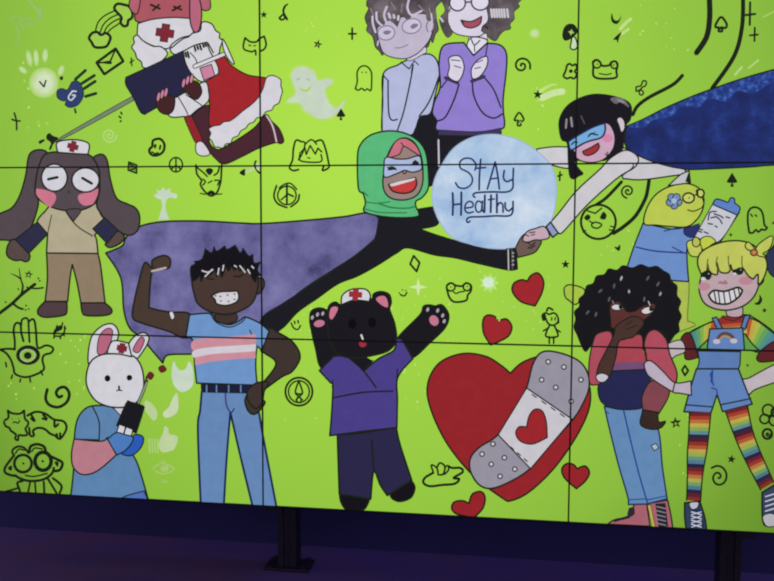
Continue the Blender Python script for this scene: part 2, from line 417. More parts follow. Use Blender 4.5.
l('70,340 66,318 95,298 130,306 150,332', 1.4); l('155,330 162,298 195,286 232,298 242,325', 1.8); l('82,335 100,312 130,318', 1); l('168,325 185,306 225,312', 1)
l('75,345 30,405 28,435 60,450 85,452', 1.6); l('80,450 110,468 160,480 230,472 275,440 285,410', 1.6); l('255,345 300,365 330,385 318,420 290,428', 1.8); f('ink', '44,412 62,400 60,424', .5); f('ink', '290,380 308,382 304,404', .5)
l('135,450 180,456 250,440', 1.0); l('120,480 92,490 105,530 100,545', 1.5); l('160,485 148,545', 1.2); l('185,485 190,545', 1.2); l('232,485 235,548', 1.4); l('255,470 300,545', 1.4); l('280,465 325,505 315,545', 1.5); l('30,536 70,525 95,518', 1.3)
fig('smile_doodle', 'tiny black smiling mouth and eyes', 1)
fr(280, 270, 4.005)
l('45,212 55,232 72,238 82,222', 1.0); l('58,205 60,215', 1.0); l('72,202 74,212', 1.0)
fig('smile_doodle', 'tiny black smiling mouth above the bear paw', 1)
l('482,98 498,104 508,90', 1.0); e('ink', 490, 80, 3); e('ink', 504, 82, 3); e('ink', 478, 92, 3)
fig('frog_doodle', 'black line frog face under the black sleeve', 1)
l('672,90 668,65 685,52 705,62 730,64 745,52 765,62 764,85 752,100 745,122 700,128 680,112', 1.3, closed=True); l('695,88 705,94 720,88 738,86', .9); e(None, 684, 68, 17, 16, 0, 1.1); e(None, 749, 68, 15, 15, 0, 1.1); e('ink', 684, 68, 3); e('ink', 750, 66, 3)
fig('emblem_doodle', 'black line ringed emblem beside the purple tunic', 1)
e(None, 76, 487, 54, 56, 0, 1.3); e(None, 76, 487, 42, 44, 0, 1.0); l('76,442 62,490 90,492 76,445', 1.1); l('62,495 90,520', 1); l('90,495 64,520', 1); e(None, 76, 520, 9, 12, 0, 1)
fig('diamond_doodle', 'slim black line diamond below the black sleeve', 1)
fr(340, 120, 3.418)
l('252,464 272,488 262,518 240,492', 1.3, closed=True, smooth=False)
fig('star_doodle', 'small solid black star near the dark curls', 1)
fr(560, 255, 3.631); star(20, 34, 17)
fig('stick_girl_doodle', 'tiny black line girl in a dress', 1)
fr(380, 240, 3.87)
l('640,300 632,305 628,290 642,282 655,288 672,282 685,292 690,315 670,330 650,322 640,300', 1.2); e('ink', 634, 298, 9, 16); l('645,275 652,262 668,270', 1.3); e('ink', 690, 316, 5, 9); l('665,300 664,310', .9); l('678,300 677,310', .9)
l('655,332 642,372 688,372 675,332', 1.2); l('648,342 632,352', 1); l('682,345 698,356', 1); l('655,374 655,400', 1.1); l('672,374 672,400', 1.1)
fig('lily_pad_doodle', 'black line water lily on its pad', 1)
fr(280, 380, 4.005)
l('612,372 580,392 575,412 600,425 650,420 700,415 718,396 695,392 732,368 722,352 690,352 675,345', 1.5); l('615,372 606,340 628,352 634,380', 1.1); l('628,352 640,332 660,345 655,375 640,380', 1.2); l('660,350 672,342 675,360 658,378', 1.1)
fig('owl_face_doodle', 'black line round owl face held by ropes', 1)
fr(570, 190, 8.54)
e(None, 242, 272, 148, 146, 0, 1.5); f('ink', '120,235 150,208 175,225 165,252 140,260', 0); f('ink', '255,235 285,185 312,215 300,250 270,250', 0); l('150,178 215,200* 270,155', 1.0); l('165,265 200,285', .9)
l('185,290 220,275 270,295 240,325 195,318', 1.0, closed=True); l('110,360 135,345', .8); l('345,310 375,315', .9); l('335,340 370,345', .9)
fig('heart_doodle', 'tiny solid black heart', 1)
f('ink', '378,490 392,484 404,490 425,465 430,490 418,522', 0)
fig('swirl_doodle', 'black spiral under the white sleeve', 1)
fr(500, 80, 3.417); swirl(437, 380, 24, 1.7, 100, 1.1)
fig('plus_doodle', 'small black plus mark beside the ball', 1)
fr(550, 85, 5.81); l('58,505 56,555', 1.1); l('45,530 70,522', 1.1)
fig('spade_doodle', 'solid black spade under the blue cape', 1)
fr(0, 0, 1); spade(732, 180, 6.2)
fig('ghost_doodle', 'black line ghost above the blond pigtail', 1)
fr(690, 170, 6.45)
l('382,405 372,330 378,265 410,240 450,252 470,290 480,355 497,372 480,388 462,382 440,400 425,385 405,405 382,405', 1.3); l('392,285 402,300', 1); l('420,290 430,298', 1)
fig('star_doodle', 'tiny black star at the clipboard corner', 1)
star(262, 418, 15, 4)
fig('star_doodle', 'tiny black star near the ghost outline', 1)
star(538, 342, 14)
fig('diamond_doodle', 'slim black line diamond beside the denim shorts', 1)
fr(655, 280, 4.15); l('124,355 138,376 124,396 112,374', 1.3, closed=True, smooth=False)
fig('moon_doodle', 'small black crescent moon beside the blond head', 1)
f('ink', '434,62 444,82 432,102 412,98 426,92 434,78', .3)
fig('star_doodle', 'small black star beside the blond head', 1)
star(454, 126, 12)
fig('star_doodle', 'tiny black star beside the denim bib', 1)
star(384, 354, 8)
fr(590, 390, 3.875)
fig('star_doodle', 'black hand drawn star beside the blue jeans', 1)
star(332, 127, 24, 5, -8); e('#79a832', 332, 130, 6)
fig('star_doodle', 'small black star between the striped legs', 1)
star(548, 268, 18, 5, 10)
fig('swirl_doodle', 'black spiral between the striped legs', 1)
swirl(497, 337, 40, 1.6, -130, 1.3, yk=1.15)
fig('flower_doodle', 'black line round petal flower beside the striped leg', 1)
for x, y, r in ((690, 78, 22), (722, 86, 20), (676, 112, 18), (714, 118, 20)): e(None, x, y, r, r, 0, 1.2)
fig('swirl_doodle', 'small black ringed dot under the flower', 1)
e(None, 687, 170, 18, 19, 0, 1.5); swirl(689, 171, 10, 1.2, 0, 1.0)

# ---- small hearts (level 1)
fr(380, 240, 3.87)
fig('heart_drawing', 'small plain red heart under the clasped hands', 1)
f('red', '600,255* 626,205 633,160 612,128 584,138 570,160* 548,154 518,168 513,200 545,238', 1.1)
fig('heart_drawing', 'small plain red heart above the bandaged one', 1)
f('red', '428,406* 402,362 398,315 412,292 440,294 460,312* 490,306 510,335 498,370 462,392', 1.1)
fr(420, 330, 3.058)
fig('heart_drawing', 'small plain red heart right of the bandaged one', 1)
f('#942226', '478,485* 442,452 434,424 450,408 470,412 480,424* 505,416 518,436 505,462', 1.1)
fig('heart_drawing', 'small plain red heart at the bottom edge', 1)
f('#942226', '165,574* 112,562 97,544 105,526 130,522 150,530* 160,502 186,494 199,512 192,545', 1.1)

# ---- pig in a red robe (level 2)
fig('pig_drawing', 'pink pig in a fur trimmed red robe holding a syringe', 2, 'pink pig')
fr(120, 0, 4.541)
part('trousers', 'dark maroon trousers')
fr(150, 90, 3.87)
f('#46232b', '165,100 230,60 238,140 230,200 260,230 300,215 400,150 448,96 470,120 500,150 518,195 506,208 486,204 420,226 360,256 290,286 255,266 212,214 180,150', 1.0)
l('452,100 475,140 490,200', 1.2, '#c9b9c0')
f('#8f2127', '132,98 158,98 188,155 205,205 182,210 155,160', .8); f('white', '180,206 205,202 232,246 204,256 180,242', .8)
part('robe', 'red robe with white fur trim')
fr(120, 0, 4.541)
f('#46232b', '408,480 520,520 640,430 640,520 540,570 440,620 400,600', 0); f('#a02226', '370,360 395,300 440,250 475,258 510,300 580,340 680,362 650,420 600,480 520,545 412,575 408,480 400,420', 1.0)
fr(0, 0, 1)
f('white', '266,79 269,76 273,75.5 277,77 281,80 281,86 282.5,91 281,97 279,103 274,106 272,110 266,112 262,117 257,118 254,122 249,124 246,128 241,131 238,136 233,138 231,143 226,144 223,148 218,147 215,147 212,141 209.5,138 211,133 209,129 214,126 220,125 224,122 230,121 236,117 243,111 251,105 258,98 263,89', .8)
part('')
fr(120, 0, 4.541)
f('#a9555f', '82,100 74,40 84,-40 330,-40 330,100 240,90', 1.0)
f('#b0606c', '80,62 52,50 42,20 56,-20 92,-15', .9); f('#b0606c', '322,60 330,10 350,-20 400,-20 412,35 388,50 362,40', .9)
l('140,22 182,40', 1.6); l('178,22 150,48', 1.4); l('240,48 275,28', 1.6); l('245,30 280,45', 1.4)
part('face_mask', 'white face mask with a dark red cross')
f('white', '110,190 200,215 300,160 380,110 360,150 260,205 225,235 160,225', 0); f('white', '82,108* 150,88 240,80 318,84* 332,130 328,158 280,172 240,198 215,222 150,208 100,182 80,165', 1.0); cross(205, 150, 40, 17, 8)
part('fur_collar', 'white fluffy collar')
f('white', '80,160 62,172 66,195 54,215 70,240 78,265 98,282 104,305 135,308 180,285 212,255 214,235 185,212 150,210 105,185', 1.0)
f('white', '228,226 245,210 262,195 290,175 312,168 330,152 365,140 372,104 395,100 420,112 436,140 454,152 452,172 466,185 456,215 446,245 400,200 290,236 250,248', 1.0)
part('pigtail', 'pink drooping ear')
f('#b5647a', '322,-20 318,80 328,130 345,148 362,130 372,60 358,-10', 1.0)
part('cuff', 'white fur cuffs')
f('white', '225,470 262,425 300,420 385,372 404,420 400,462 350,500 318,526 285,530 235,532 212,508', 1.0); l('265,440 300,500 310,524', .8); l('300,430 360,470 372,480', .8)
part('syringe', 'large navy syringe with a clear plunger end')
fr(0, 0, 1); f('#75856f', '133.5,96 134.5,100 64,138.5 61.5,137', .6, '#33402c')
fr(120, 0, 4.541)
f('#23233f', '28,352* 150,296 288,232* 298,290 330,320 330,360 292,420 200,470 112,520* 92,505 60,440 28,385', 1.0)
f('white', '330,225 400,190 430,200 445,260 400,280 340,260', 0); f('white', '288,234* 340,206 396,192* 408,230 445,300 448,335* 378,372 330,340 300,290', 1.0)
for q in ('298,240 302,258', '308,236 314,262', '340,214 344,232', '352,210 356,224', '364,206 370,226', '378,202 382,214', '388,198 392,210'): l(q, 1.6)
l('320,240 345,270 352,300', .8); l('400,195 425,240', 1.0)
f('#c9809c', '364,310 416,292 432,344 382,366', .7, smooth=False)
l('340,302 475,246', 3.6, 'ink'); l('340,302 475,246', 2.2, '#d6d4da'); f('#d6d4da', '466,178 482,200 500,240 520,288 512,290 488,262 470,220', .9)
part('hand', 'dark brown hands with pink fingertips')
f('#42201f', '165,460 200,434 244,440 250,470 240,505 215,520 180,505', .9); f('#42201f', '286,400 330,368 360,380 372,420 348,452 312,430', .9)
for x, y in ((176, 440), (193, 428), (210, 420), (290, 378), (308, 365), (326, 358)): e('#c9809c', x, y, 8, 22, 12, .6)

# ---- floppy eared dog (level 4, its hand lies over the cape)
fig('dog_drawing', 'dark brown floppy eared dog in beige scrubs and nurse cap', 4, 'brown dog')
fr(0, 0, 1)
part('trousers', 'tan trousers')
fr(0, 220, 5.14)
f('#8d7b64', '242,168* 505,170* 520,240 542,425* 418,428* 400,330 374,228* 362,300 350,418* 234,418* 246,300', 1.2)
part('tunic', 'beige tunic with a wrap front')
fr(0, 0, 1)
f('#b0a68a', '45,212* 52,203* 66,206 84,205 97,203* 101,214 105,222 95,235* 97,240 98.5,253.5* 47,253* 48,234* 38,223 41,216', 1.2)
l('66,211 72,220 80,228 93,236', .9); l('48,234 52,215', .7)
part('')
f('#51464a', '29,157 34,151 43,150 48,154 43,164 38,175 37,190 39,202 37,212 33,224 28,234 18,240 5,240 -6,238 -8,222 0,214 12,208 20,196 26,176', 1.2)
f('#51464a', '93,160 98,155 104,155 108,162 111,180 117,198 128,204 136,208 140,216 139,228 134,234 127,235 117,230 107,222 101,213 97,205 100,190 99,175', 1.2)
fr(0, 110, 5.14)
f('#51464a', '205,280 235,228 300,215 375,222 450,226 490,262 514,330 506,440 480,488 400,518 300,510 220,472 184,430 190,340', 1.2)
f('pink', '190,404* 240,412 285,432 288,465 262,502* 224,474 190,436', 0); f('pink', '404,440 440,425 508,404* 503,440 480,484* 440,492 412,475', 0)
e('#cfcdd6', 282, 348, 66, 70, 0, 1.2); e('#cfcdd6', 442, 360, 70, 62, 0, 1.2); l('250,356 298,346', 2.0); l('426,350 474,378', 2.0); e('ink', 355, 422, 6, 4)
f('#51464a', '344,516 380,572* 418,514', .8)
fr(0, 220, 5.14)
f('#554541', '80,100 150,168 152,205 132,214 110,206 80,208 45,190 36,162 48,120', 1.2); f('#554541', '555,115 606,58 642,85 632,108 604,130 565,142 542,125', 1.2)
f('#4d3c3d', '234,418* 346,420* 346,470 328,490 240,500 200,485 200,455', 1.2); f('#4d3c3d', '418,426* 542,425* 576,458 570,482 520,492 442,490 424,470', 1.2)
part('armband', 'navy sleeves')
f('#2a2a45', '82,100* 195,10* 248,72* 150,172*', 1); f('#2a2a45', '480,45* 540,-12* 608,52* 552,120*', 1)
part('nurse_cap', 'white nurse cap with a dark red cross')
fr(0, 110, 5.14)
f('white', '300,218* 292,178 312,160 380,153 442,163 462,184 454,228* 375,224', 1.1); cross(377, 188, 27, 12, 15, ow=.4)

# ---- manga boy and girl
fig('person_drawing', 'pale person with shaggy dark hair in a light blue shirt', 2, 'pale boy')
part('trousers', 'black trousers')
fr(0, 0, 1)
f('black', '419,115* 433,113* 438,125 439,165 436,180 429,186 425,168 419,152 412,138', .6); f('black', '391,121* 400,118* 398,131* 391,132*', .4)
part('shirt', 'light blue shirt with collar')
fr(360, 0, 3.418)
f('#b1b8da', '80,252 130,222 160,206 200,190 240,186 265,212 271,262 256,330 240,388 206,400 190,440 175,462 130,462 108,480 76,450 78,350', 1.1)
l('96,278 98,380 108,410 128,408', 1.1); l('78,256 98,278', .9); l('182,222 172,280 150,380 128,446', 1.1); l('270,262 238,345 202,398', 1.1); l('140,212 168,236* 186,208', .9); l('178,232 176,250', .9); l('186,208 200,222', .8); l('80,256 76,360 76,448', 1)
part('')
fr(350, 0, 7.26)
f('#5a5057', '185,-20 120,35 136,62 110,120 118,165 128,185 122,225 165,268 184,340 215,372 240,400 290,300 480,330 560,345 585,290 600,312 620,250 642,215 628,140 622,60 640,-20', .6)
f('#cbc3d6', '400,395 470,380 545,340 555,380 520,400 470,430 420,440', .6)
f('#bfb5ca', '196,240 214,310 240,380 300,415 400,427 480,395 545,335 590,262 602,160 540,100 400,120 300,140 210,190', .8)
e('#bfb5ca', 582, 190, 26, 44, 8, .7, '#6c6276')
part('hair', 'shaggy dark fringe', 0)
f('greyhair', '188,-20* 122,38 138,62 112,122 130,180* 126,228 168,268 206,300* 190,220 212,170* 235,205 268,140* 310,165 345,200* 378,110* 425,150 452,100* 540,85 562,150 628,135 622,60 640,-20*', 0)
for q in ('164,120 166,170 186,235', '192,90 198,150 240,192', '268,50 248,110 268,170', '430,-10 418,60 450,110 520,80'): l(q, 1.6, '#c6bed2')
for q in ('150,60 170,110', '300,20 330,70', '380,30 372,90', '500,40 540,80', '575,60 590,110'): l(q, 1.0, '#857b84')
for q in ('590,100 596,170 578,240', '205,300 200,330'): l(q, 1.2, '#c6bed2')
for q in ('282,100 292,130', '318,110 322,130', '352,118 350,145'): l(q, 1.8, '#c6bed2')
part('glasses', 'pale glasses')
e('#c8c0d6', 264, 240, 62, 52, -8, .8, '#7c7189'); e('#c8c0d6', 448, 190, 70, 54, -12, .8, '#7c7189')
f('#7b7486', '240,236 262,222 300,228 285,248 258,252', 0); f('#7b7486', '440,192 465,172 496,178 485,196 455,212', 0); l('328,348 372,346 420,326', .8, '#857a8f')
fig('person_drawing', 'laughing person with grey hair and glasses in a lilac sweater', 2, 'laughing girl')
part('trousers', 'black trousers')
fr(0, 0, 1)
f('black', '438,134* 501,128* 502,150 500,168 445,172 439,168', .5); l('438.5,140 439,166', 1.2, '#c9c6d0')
part('')
fr(430, 0, 5.81)
f('#d6cfe0', '228,200* 330,195* 330,240 270,270 226,240', .5)
f('#d6cfe0', '105,60 105,130 140,190 220,212 300,206 325,150 345,100 345,-20 105,-20', .8)
l('118,50 112,70', .8)
part('hair', 'thick dark grey hair')
f('greyhair', '60,-20 88,60 56,110 72,175 102,218 130,192 118,160 104,110 110,-20', .5); f('greyhair', '338,-20 530,-20 512,20 520,40 488,70 490,110 465,140 468,168 430,180 405,205 380,238 340,218 330,195 300,180 310,150 338,110', .5)
for x in (355, 370, 385, 400, 415, 430, 448): l('%d,55 %d,100' % (x, x + 6), 1.6, '#c9c4cd')
l('60,105 75,125', 1.4, '#c9c4cd'); l('300,180 310,150 335,165', 1)
part('glasses', 'dark rimmed glasses')
e('#dcd7e6', 160, 18, 46, 46, 0, 1.2, '#3f3b47'); e('#dcd7e6', 292, 12, 52, 48, 0, 1.2, '#3f3b47'); l('205,14 240,12', 1.2, '#3f3b47')
part('mouth', 'open red mouth')
f('#a24f5e', '180,118* 240,125 300,96* 292,138 248,162 202,155', 1.0, '#3b2c34'); f('#3b2c34', '180,118 195,124 196,138', 0)
part('collar', 'white shirt collar')
f('#dedae8', '232,225 270,216 330,232 322,268 256,318 216,272', .9); l('240,228 258,262 290,235', .9); l('258,262 260,300', .8)
part('sweater', 'lilac sweater')
fr(360, 0, 3.418)
f('#8f7ccc', '278,168 300,150 355,146* 388,190* 434,148* 478,154 500,182 500,242 490,330 490,380 494,425 480,442 400,452 270,448 262,412 248,388 254,350 274,296 270,220', 1.2)
f('#3c3355', '268,444* 400,450 482,438* 484,455* 400,464 267,462*', .5)
l('338,290 322,340 292,400 264,414', 1.2); l('384,280 390,330 418,384 456,404 486,390', 1.2); l('422,262 456,305 482,368', 1.1); l('300,270 278,300', 1); l('436,150 430,190', .9)
l('292,266 334,284', 2.6, '#3c3355'); l('382,278 424,262', 2.6, '#3c3355')
part('hand', 'raised fists')
f('#d8d1e2', '304,200 325,190 346,198 356,235 336,278 302,262 306,228', .9); f('#d8d1e2', '386,225 408,202 434,194 434,225 412,260 386,270 380,245', .9)
for q in ('312,205 342,208', '322,225 345,232', '400,214 420,205', '392,235 412,230'): l(q, .8, '#57506a')

# ---- flyer in the green headscarf (level 3)
fig('person_drawing', 'masked flying person in a green headscarf, black suit and purple cape', 2, 'flyer in the green headscarf')
part('cape', 'mottled purple cape')
fr(0, 0, 1)
f('cape', '106,253* 122,246 126,238 136,228 160,222 200,221 240,223 264,223.5 310,220 345,216.5 368,213 380,220 378,235 366,247 352,258 330,272 300,292 270,318 262,334 200,352 190,354 168,355 163,363* 152,350 142,338 130,328 124,310 121,278', 1.3)
part('')
f('black', '379,217* 387,213 412,210 432,207 436,208 438,224 420,229* 440,236 462,242 505,249* 516,249* 517.5,269* 508,270 480,264 455,258 434,255 408,248 397,253 378,265 358,276 338,284 318,298 298,312 284,327 270,336 260,338 262,318 282,304 304,290 330,273 352,258 366,247 375,238', .9)
part('fist', 'brown hand with a striped cuff', 2)
fr(480, 200, 7.27)
f('#6d5850', '258,350* 290,285 330,245 400,240 445,295 430,340 390,385 275,418*', 1)
f('black', '190,355* 262,348* 270,498* 205,510*', .5); l('205,360 208,505', 1, '#b9b6b4'); l('232,358 236,505', .9, '#55514f')
for y in (385, 410, 440, 470): e('#9b9896', 240, y, 9, 8)
l('330,300 365,320', .9); l('350,350 400,310', .9); l('365,355 400,330', .9)
part('headscarf', 'bright green headscarf', .5)
fr(350, 120, 5.28)
f('#58b778', '40,200 56,130 110,80 200,58 290,70 362,112 402,180 416,310 410,370 380,410 348,430 350,462 362,485 355,510 260,516 150,506 75,482 82,440 70,390 45,360', 1.2)
l('85,432 140,440 210,432', .9, '#2f7a4a'); l('155,442 220,462 300,466 345,456', 1.2, '#2f7a4a'); l('80,470 160,488 300,490', .9, '#2f7a4a'); l('70,380 95,400', 1, '#2f7a4a')
part('face', 'laughing face with pink hair', .5)
f('#977f79', '174,330 182,258 202,180 242,114 292,95 342,122 376,190 386,280 380,350 350,400 290,422 222,415 185,382', 1.1)
f('#c66d7d', '200,195 240,115 292,97 345,130 374,188 335,168 285,140 262,180 212,198', .8); l('285,140 270,120', .8)
f('#c43c3a', '204,340* 270,325 346,304* 352,340 330,375 282,387 226,375', 1.2); f('white', '210,338* 270,322 344,306* 338,318 280,335 222,350', 0); l('278,275 290,285 300,272', .9)
part('eye_mask', 'pale blue eye mask', .5)
f('#a9b8da', '190,198 248,206 302,205 366,190 378,235 376,262 330,276 290,266 250,282 184,302 180,245', 1.0); f('ink', '200,265 218,245 244,258', .3); f('ink', '328,236 345,212 364,236', .3); l('200,250 245,262', 1.1); l('325,238 362,225', 1.1)

# ---- the ball (level 3)
fig('ball_drawing', 'pale blue watercolour ball with dark blue lettering', 4, 'pale blue ball')
fr(430, 130, 4.843)
f('ball', '12,345 20,250 60,165 120,85 210,35 320,22 420,45 500,90 560,140 595,190 612,270 605,370 585,440 540,500 470,545 395,572 290,572 190,550 110,520 50,450', .9, '#9fb4cf')
part('lettering', 'dark blue words Stay Healthy')
LET = '#26305c'
l('218,195 222,165 200,140 168,138 146,155 148,185 185,205 205,232 200,262 172,282 140,278 124,255', 1.3, LET)
l('246,142 240,215 238,290', 1.4, LET); l('222,186 270,182', 1.3, LET)
l('278,286 300,210 316,155', 1.4, LET); l('316,155 328,220 336,286', 1.4, LET); l('290,238 332,232', 1.2, LET)
l('360,196 356,232 372,250 398,240', 1.4, LET); l('404,186 402,240 400,282 372,300 300,300 225,304 208,316 218,326', 1.4, LET)
l('110,305 112,360 110,412', 1.6, LET); l('152,302 152,360 150,412', 1.6, LET); l('112,362 150,358', 1.4, LET)
l('172,378 206,372 206,352 188,346 172,362 170,388 186,402 210,396', 1.3, LET)
l('250,352 232,344 220,366 226,394 244,396 254,372', 1.3, LET); l('254,345 252,380 260,398', 1.4, LET)
l('266,316 264,398', 1.6, LET); l('296,316 294,398', 1.6, LET); l('282,338 312,334', 1.2, LET)
l('324,312 324,400', 1.6, LET); l('326,368 338,352 352,362 354,398', 1.4, LET)
l('364,352 366,380 382,392 398,378', 1.4, LET); l('402,346 400,398 380,416 320,416 250,420 195,422 178,434 182,448 194,442', 1.4, LET)

# ---- flyer with the blue cape (level 3)
fig('person_drawing', 'masked flying person with black hair, white suit and dark blue cape', 3, 'flyer in the blue cape')
part('cape', 'long dark blue cape')
fr(560, 60, 3.617)
f('bluecape', '240,240* 300,215 400,165 550,105 774,35 1190,-60* 1190,360* 774,380 700,386 560,393 450,396 400,386 330,366 262,336 234,300', 1.2)
f('bluefleck', '246,240 300,217 400,168 550,108 774,38 1190,-55 1190,20 900,60 774,80 700,120 640,112 600,150 540,140 500,172 440,170 400,204 340,216 300,244', 0)
part('')
fr(560, 60, 3.617)
f('#c6c4c9', '225,420 215,330 232,318 262,336 330,366 400,386 450,396 446,412 400,420 300,433 240,430', 1.1)
f('#cccad0', '-84,322* -20,314 60,316* 60,388* 20,392 -40,378 -84,372*', 1.0)
fr(500, 80, 3.417)
f('#cac8cc', '165,494* 200,455 262,378 340,306 380,265 430,240 470,262 462,296 400,336 300,425 222,512 204,526*', 1.1)
l('455,285 452,300 420,325', .9)
part('hand', 'pale hand with a blue grey cuff', 2)
fr(480, 200, 7.27)
f('#c3a6b4', '312,275 345,228 400,208 470,195 505,268 450,290 400,290 350,305 318,300', 1.0); l('325,250 355,262', .8); l('360,238 400,232', .8); l('372,256 398,250', .8)
f('#8d97c4', '480,195* 512,160* 568,240* 528,272*', 1.2)
part('hair', 'long black hair')
fr(550, 85, 5.81)
f('#141217', '55,270 55,200 92,130 160,82 250,55 350,62 440,90 472,130 466,200 442,232 428,290 422,370 392,392 346,425 300,440 150,440 152,465 172,492 192,516 165,530 140,546 115,530 106,450 100,340 70,320', .8)
f('#6b666b', '350,80 400,70 440,95 460,130 440,120 410,100 380,110', 0); f('#8d888e', '385,82 420,88 436,108 405,100', 0)
l('96,200 92,250', 1.4, '#8d888e'); l('122,190 128,240', 1.6, '#8d888e'); l('180,180 200,225', .9, '#55515a')
part('face', 'laughing pale face')
f('#c8a2ba', '112,345 152,300 250,245 330,222 368,268 376,330 356,388 300,438 222,450 160,430 145,395', .9); e('#cf86ac', 335, 310, 30, 26)
f('#d0c4cc', '388,200 412,188 432,215 432,255 414,275 402,240', .8); l('320,400 335,415 332,390', .8)
f('#a02f33', '190,386* 232,366 280,338* 286,362 264,392 222,410 196,402', 1.0)
part('eye_mask', 'sky blue eye mask')
f('#74aada', '106,330* 150,300 250,245 318,222* 320,265 298,305 232,325 190,342 150,366 118,376', 1.3, '#1c2340'); l('222,300 240,282 258,288 276,290', 1.1); l('236,288 262,276', .8); l('126,346 142,330 158,334', 1.1)

# ---- yellow clipboard nurse (level 3)
fig('nurse_drawing', 'yellow round headed nurse with glasses reading a clipboard', 4, 'yellow nurse')
part('leg', 'pale yellow legs')
fr(560, 255, 3.631)
f('#a9b94e', '410,80 465,85 462,230 470,240 490,255 440,275 400,290 425,240', .8, '#6a7430'); f('#a4c043', '18,150 16,118 40,108 90,128 60,178 32,164', 1.0)
part('coat', 'blue scrubs')
fr(0, 0, 1)
f('#6a8cc4', '643,223* 656,226 672,229 686,227* 694,236 690,243 687,247 687,262 688.5,281.5* 668,280 645,276 626,270* 634,246', 1.1)
l('636,247 655,251 686,253', 1.1, '#25357c'); l('664,231 676,228', .9, '#25357c'); l('672,247 682,252', .9, '#25357c')
fr(620, 160, 5.007)
f('#27306a', '318,345* 395,318* 392,350 362,388 322,372', .6)
part('')
f('#b8c74e', '120,318 134,240 180,172 250,132 330,118 392,140 418,190 412,250 380,302 330,335 240,332 180,326', 1.1)
l('338,250 370,256 410,238', .9); l('410,190 418,215 410,238', .8)
f('#bdc658', '336,410 380,402 408,440 400,480 355,480 338,450', .9)
part('hat', 'small white pointed hat')
f('#bdbfc4', '240,130* 300,75 345,55* 352,116* 330,117', 1.0); f('ink', '326,108* 342,62* 350,116*', 0)
part('flower', 'blue grey flower')
for k in range(5):
    a = k * 1.2566 + .3; e('#728ab2', 270 + 22 * math.cos(a), 205 + 22 * math.sin(a), 19, 19, 0, .7)
e('#a3b6d2', 270, 205, 14)
part('glasses', 'round glasses')
e('#c2ca66', 342, 190, 29, 25, 0, 1.3); e('#c2ca66', 402, 167, 18, 20, 0, 1.3); l('370,178 386,170', 1); e('ink', 345, 190, 4); f('ink', '378,152 388,146 392,180 382,170', 0)
part('clipboard', 'white clipboard with a blue clip')
f('#2b3350', '470,215 598,262* 500,415 380,400', .6, smooth=False); f('#c3c4cc', '462,222* 588,270* 490,410 372,384*', .8)
f('#5a7fc2', '462,222* 480,196 520,205 540,212 552,190 572,194 574,215 600,240 586,276*', 1.0)
for q in ('440,300 450,262 480,258', '455,290 480,285 500,300', '470,270 500,280 515,290', '440,318 462,322', '500,300 510,318', '475,330 485,336', '390,355 408,362', '395,345 412,350', '420,360 440,368', '530,285 548,290'): l(q, 1.1, '#353a4a')
f('#bcc842', '400,402 420,384 452,384 478,408 452,428 422,455 404,430', .8)

# ---- rainbow clad person (level 4)
fig('cloth_drawing', 'corner of dark navy cloth behind the blond pigtail', 1)
fr(690, 170, 6.45)
f('#2a3350', '480,560* 545,480* 620,470 620,700 540,690 500,640', .8)
fig('person_drawing', 'grinning blond person in rainbow stripes and denim overalls', 5, 'rainbow clad person')
RB = ['#6f2226', '#a53a2c', '#b98a3c', '#b9b152', '#7fa83f', '#5e8f7e', '#2a2c4c']
part('shirt', 'rainbow striped tee')
fr(664, 235, 3.518)
f('#5f9d3f', '165,305 215,288 280,280 318,292 390,345 410,380 400,410 330,412 290,405 120,405 100,410 72,385 85,345', 1)
TB = ['#8f2b28', '#b0532e', '#b9a342', '#a9b34a', '#7faa48', '#5f9d58', '#4d8f80', '#4a7f9a']
stripes('196,296 150,312 84,346', '170,352 145,375 108,412', TB, 1.1); stripes('276,284 330,304 398,356', '282,345 312,385 345,414', TB, 1.1)
stripes('190,292 165,350', '282,282 292,345', ['#8f2b28', '#8f2b28', '#b0532e', '#b9a342', '#a9b34a'], 0); f('#8f2b28', '205,290 245,300 282,282 280,278 245,290 208,284', .7)
f('#5b2022', '60,362 90,345 118,420 112,432 76,436 70,400', 1.1); f('#5b2022', '325,432 345,402 390,372 420,375 420,430 345,446', 1.1)
part('')
f('#bcb0b8', '14,382 60,370 74,408 40,425 16,440 2,410', .9)
fr(674, 330, 2.9)
f('#bcb0b8', '330,90 290,100 250,120 212,140 182,142 188,165 196,184 212,190 235,172 290,152 330,140', 1.0)
fr(700, 240, 5.28)
f('#b5a0a8', '138,355* 222,340* 222,395 180,408 140,396', .9); f('#b8a0a6', '306,190 330,180 334,215 312,238', .9)
f('#b8a0a6', '4,195 -6,262 18,328 70,360 140,370 222,350 282,300 312,222 302,170 200,110 60,130 14,160', 1.2)
e('#b98490', 20, 245, 32, 22); e('#b98490', 240, 215, 38, 22)
f('#a0707f', '92,228 105,215 120,220 132,210 145,228 130,234 110,232', 0)
f('#d2ced4', '44,290* 72,266 130,270 198,250 222,266* 205,298 150,335 92,335 60,318', 1.5)
for q in ('72,266 84,330', '95,268 104,336', '122,270 132,338', '150,264 162,326', '176,256 188,308', '200,252 208,292'): l(q, 1.0)
part('hair', 'blond bob with small pigtails')
f('#bcc35a', '10,190* -14,125 0,70 60,30 150,5 240,10 310,50 350,112 346,170 322,222 304,232* 304,180 280,206* 255,190 222,142* 205,165 172,160 160,130* 150,170 105,168 88,120* 90,180 52,170 38,125* 32,185', 1.2)
for q in ('90,90 84,130 100,165', '148,85 150,130 162,162', '220,85 222,140 250,190', '40,100 38,140 50,170'): l(q, .9, '#5c6224')
f('#bcc35a', '252,52 236,30 252,10 275,30 290,55', .9); f('#bcc35a', '290,60 310,20 375,-22 382,5 362,50 330,72 352,88 310,85', .9); e('#b0653a', 283, 66, 19, 17, 0, .8); e('#c58a4c', 283, 66, 8)
part('eye', 'wide dark eyes', .3)
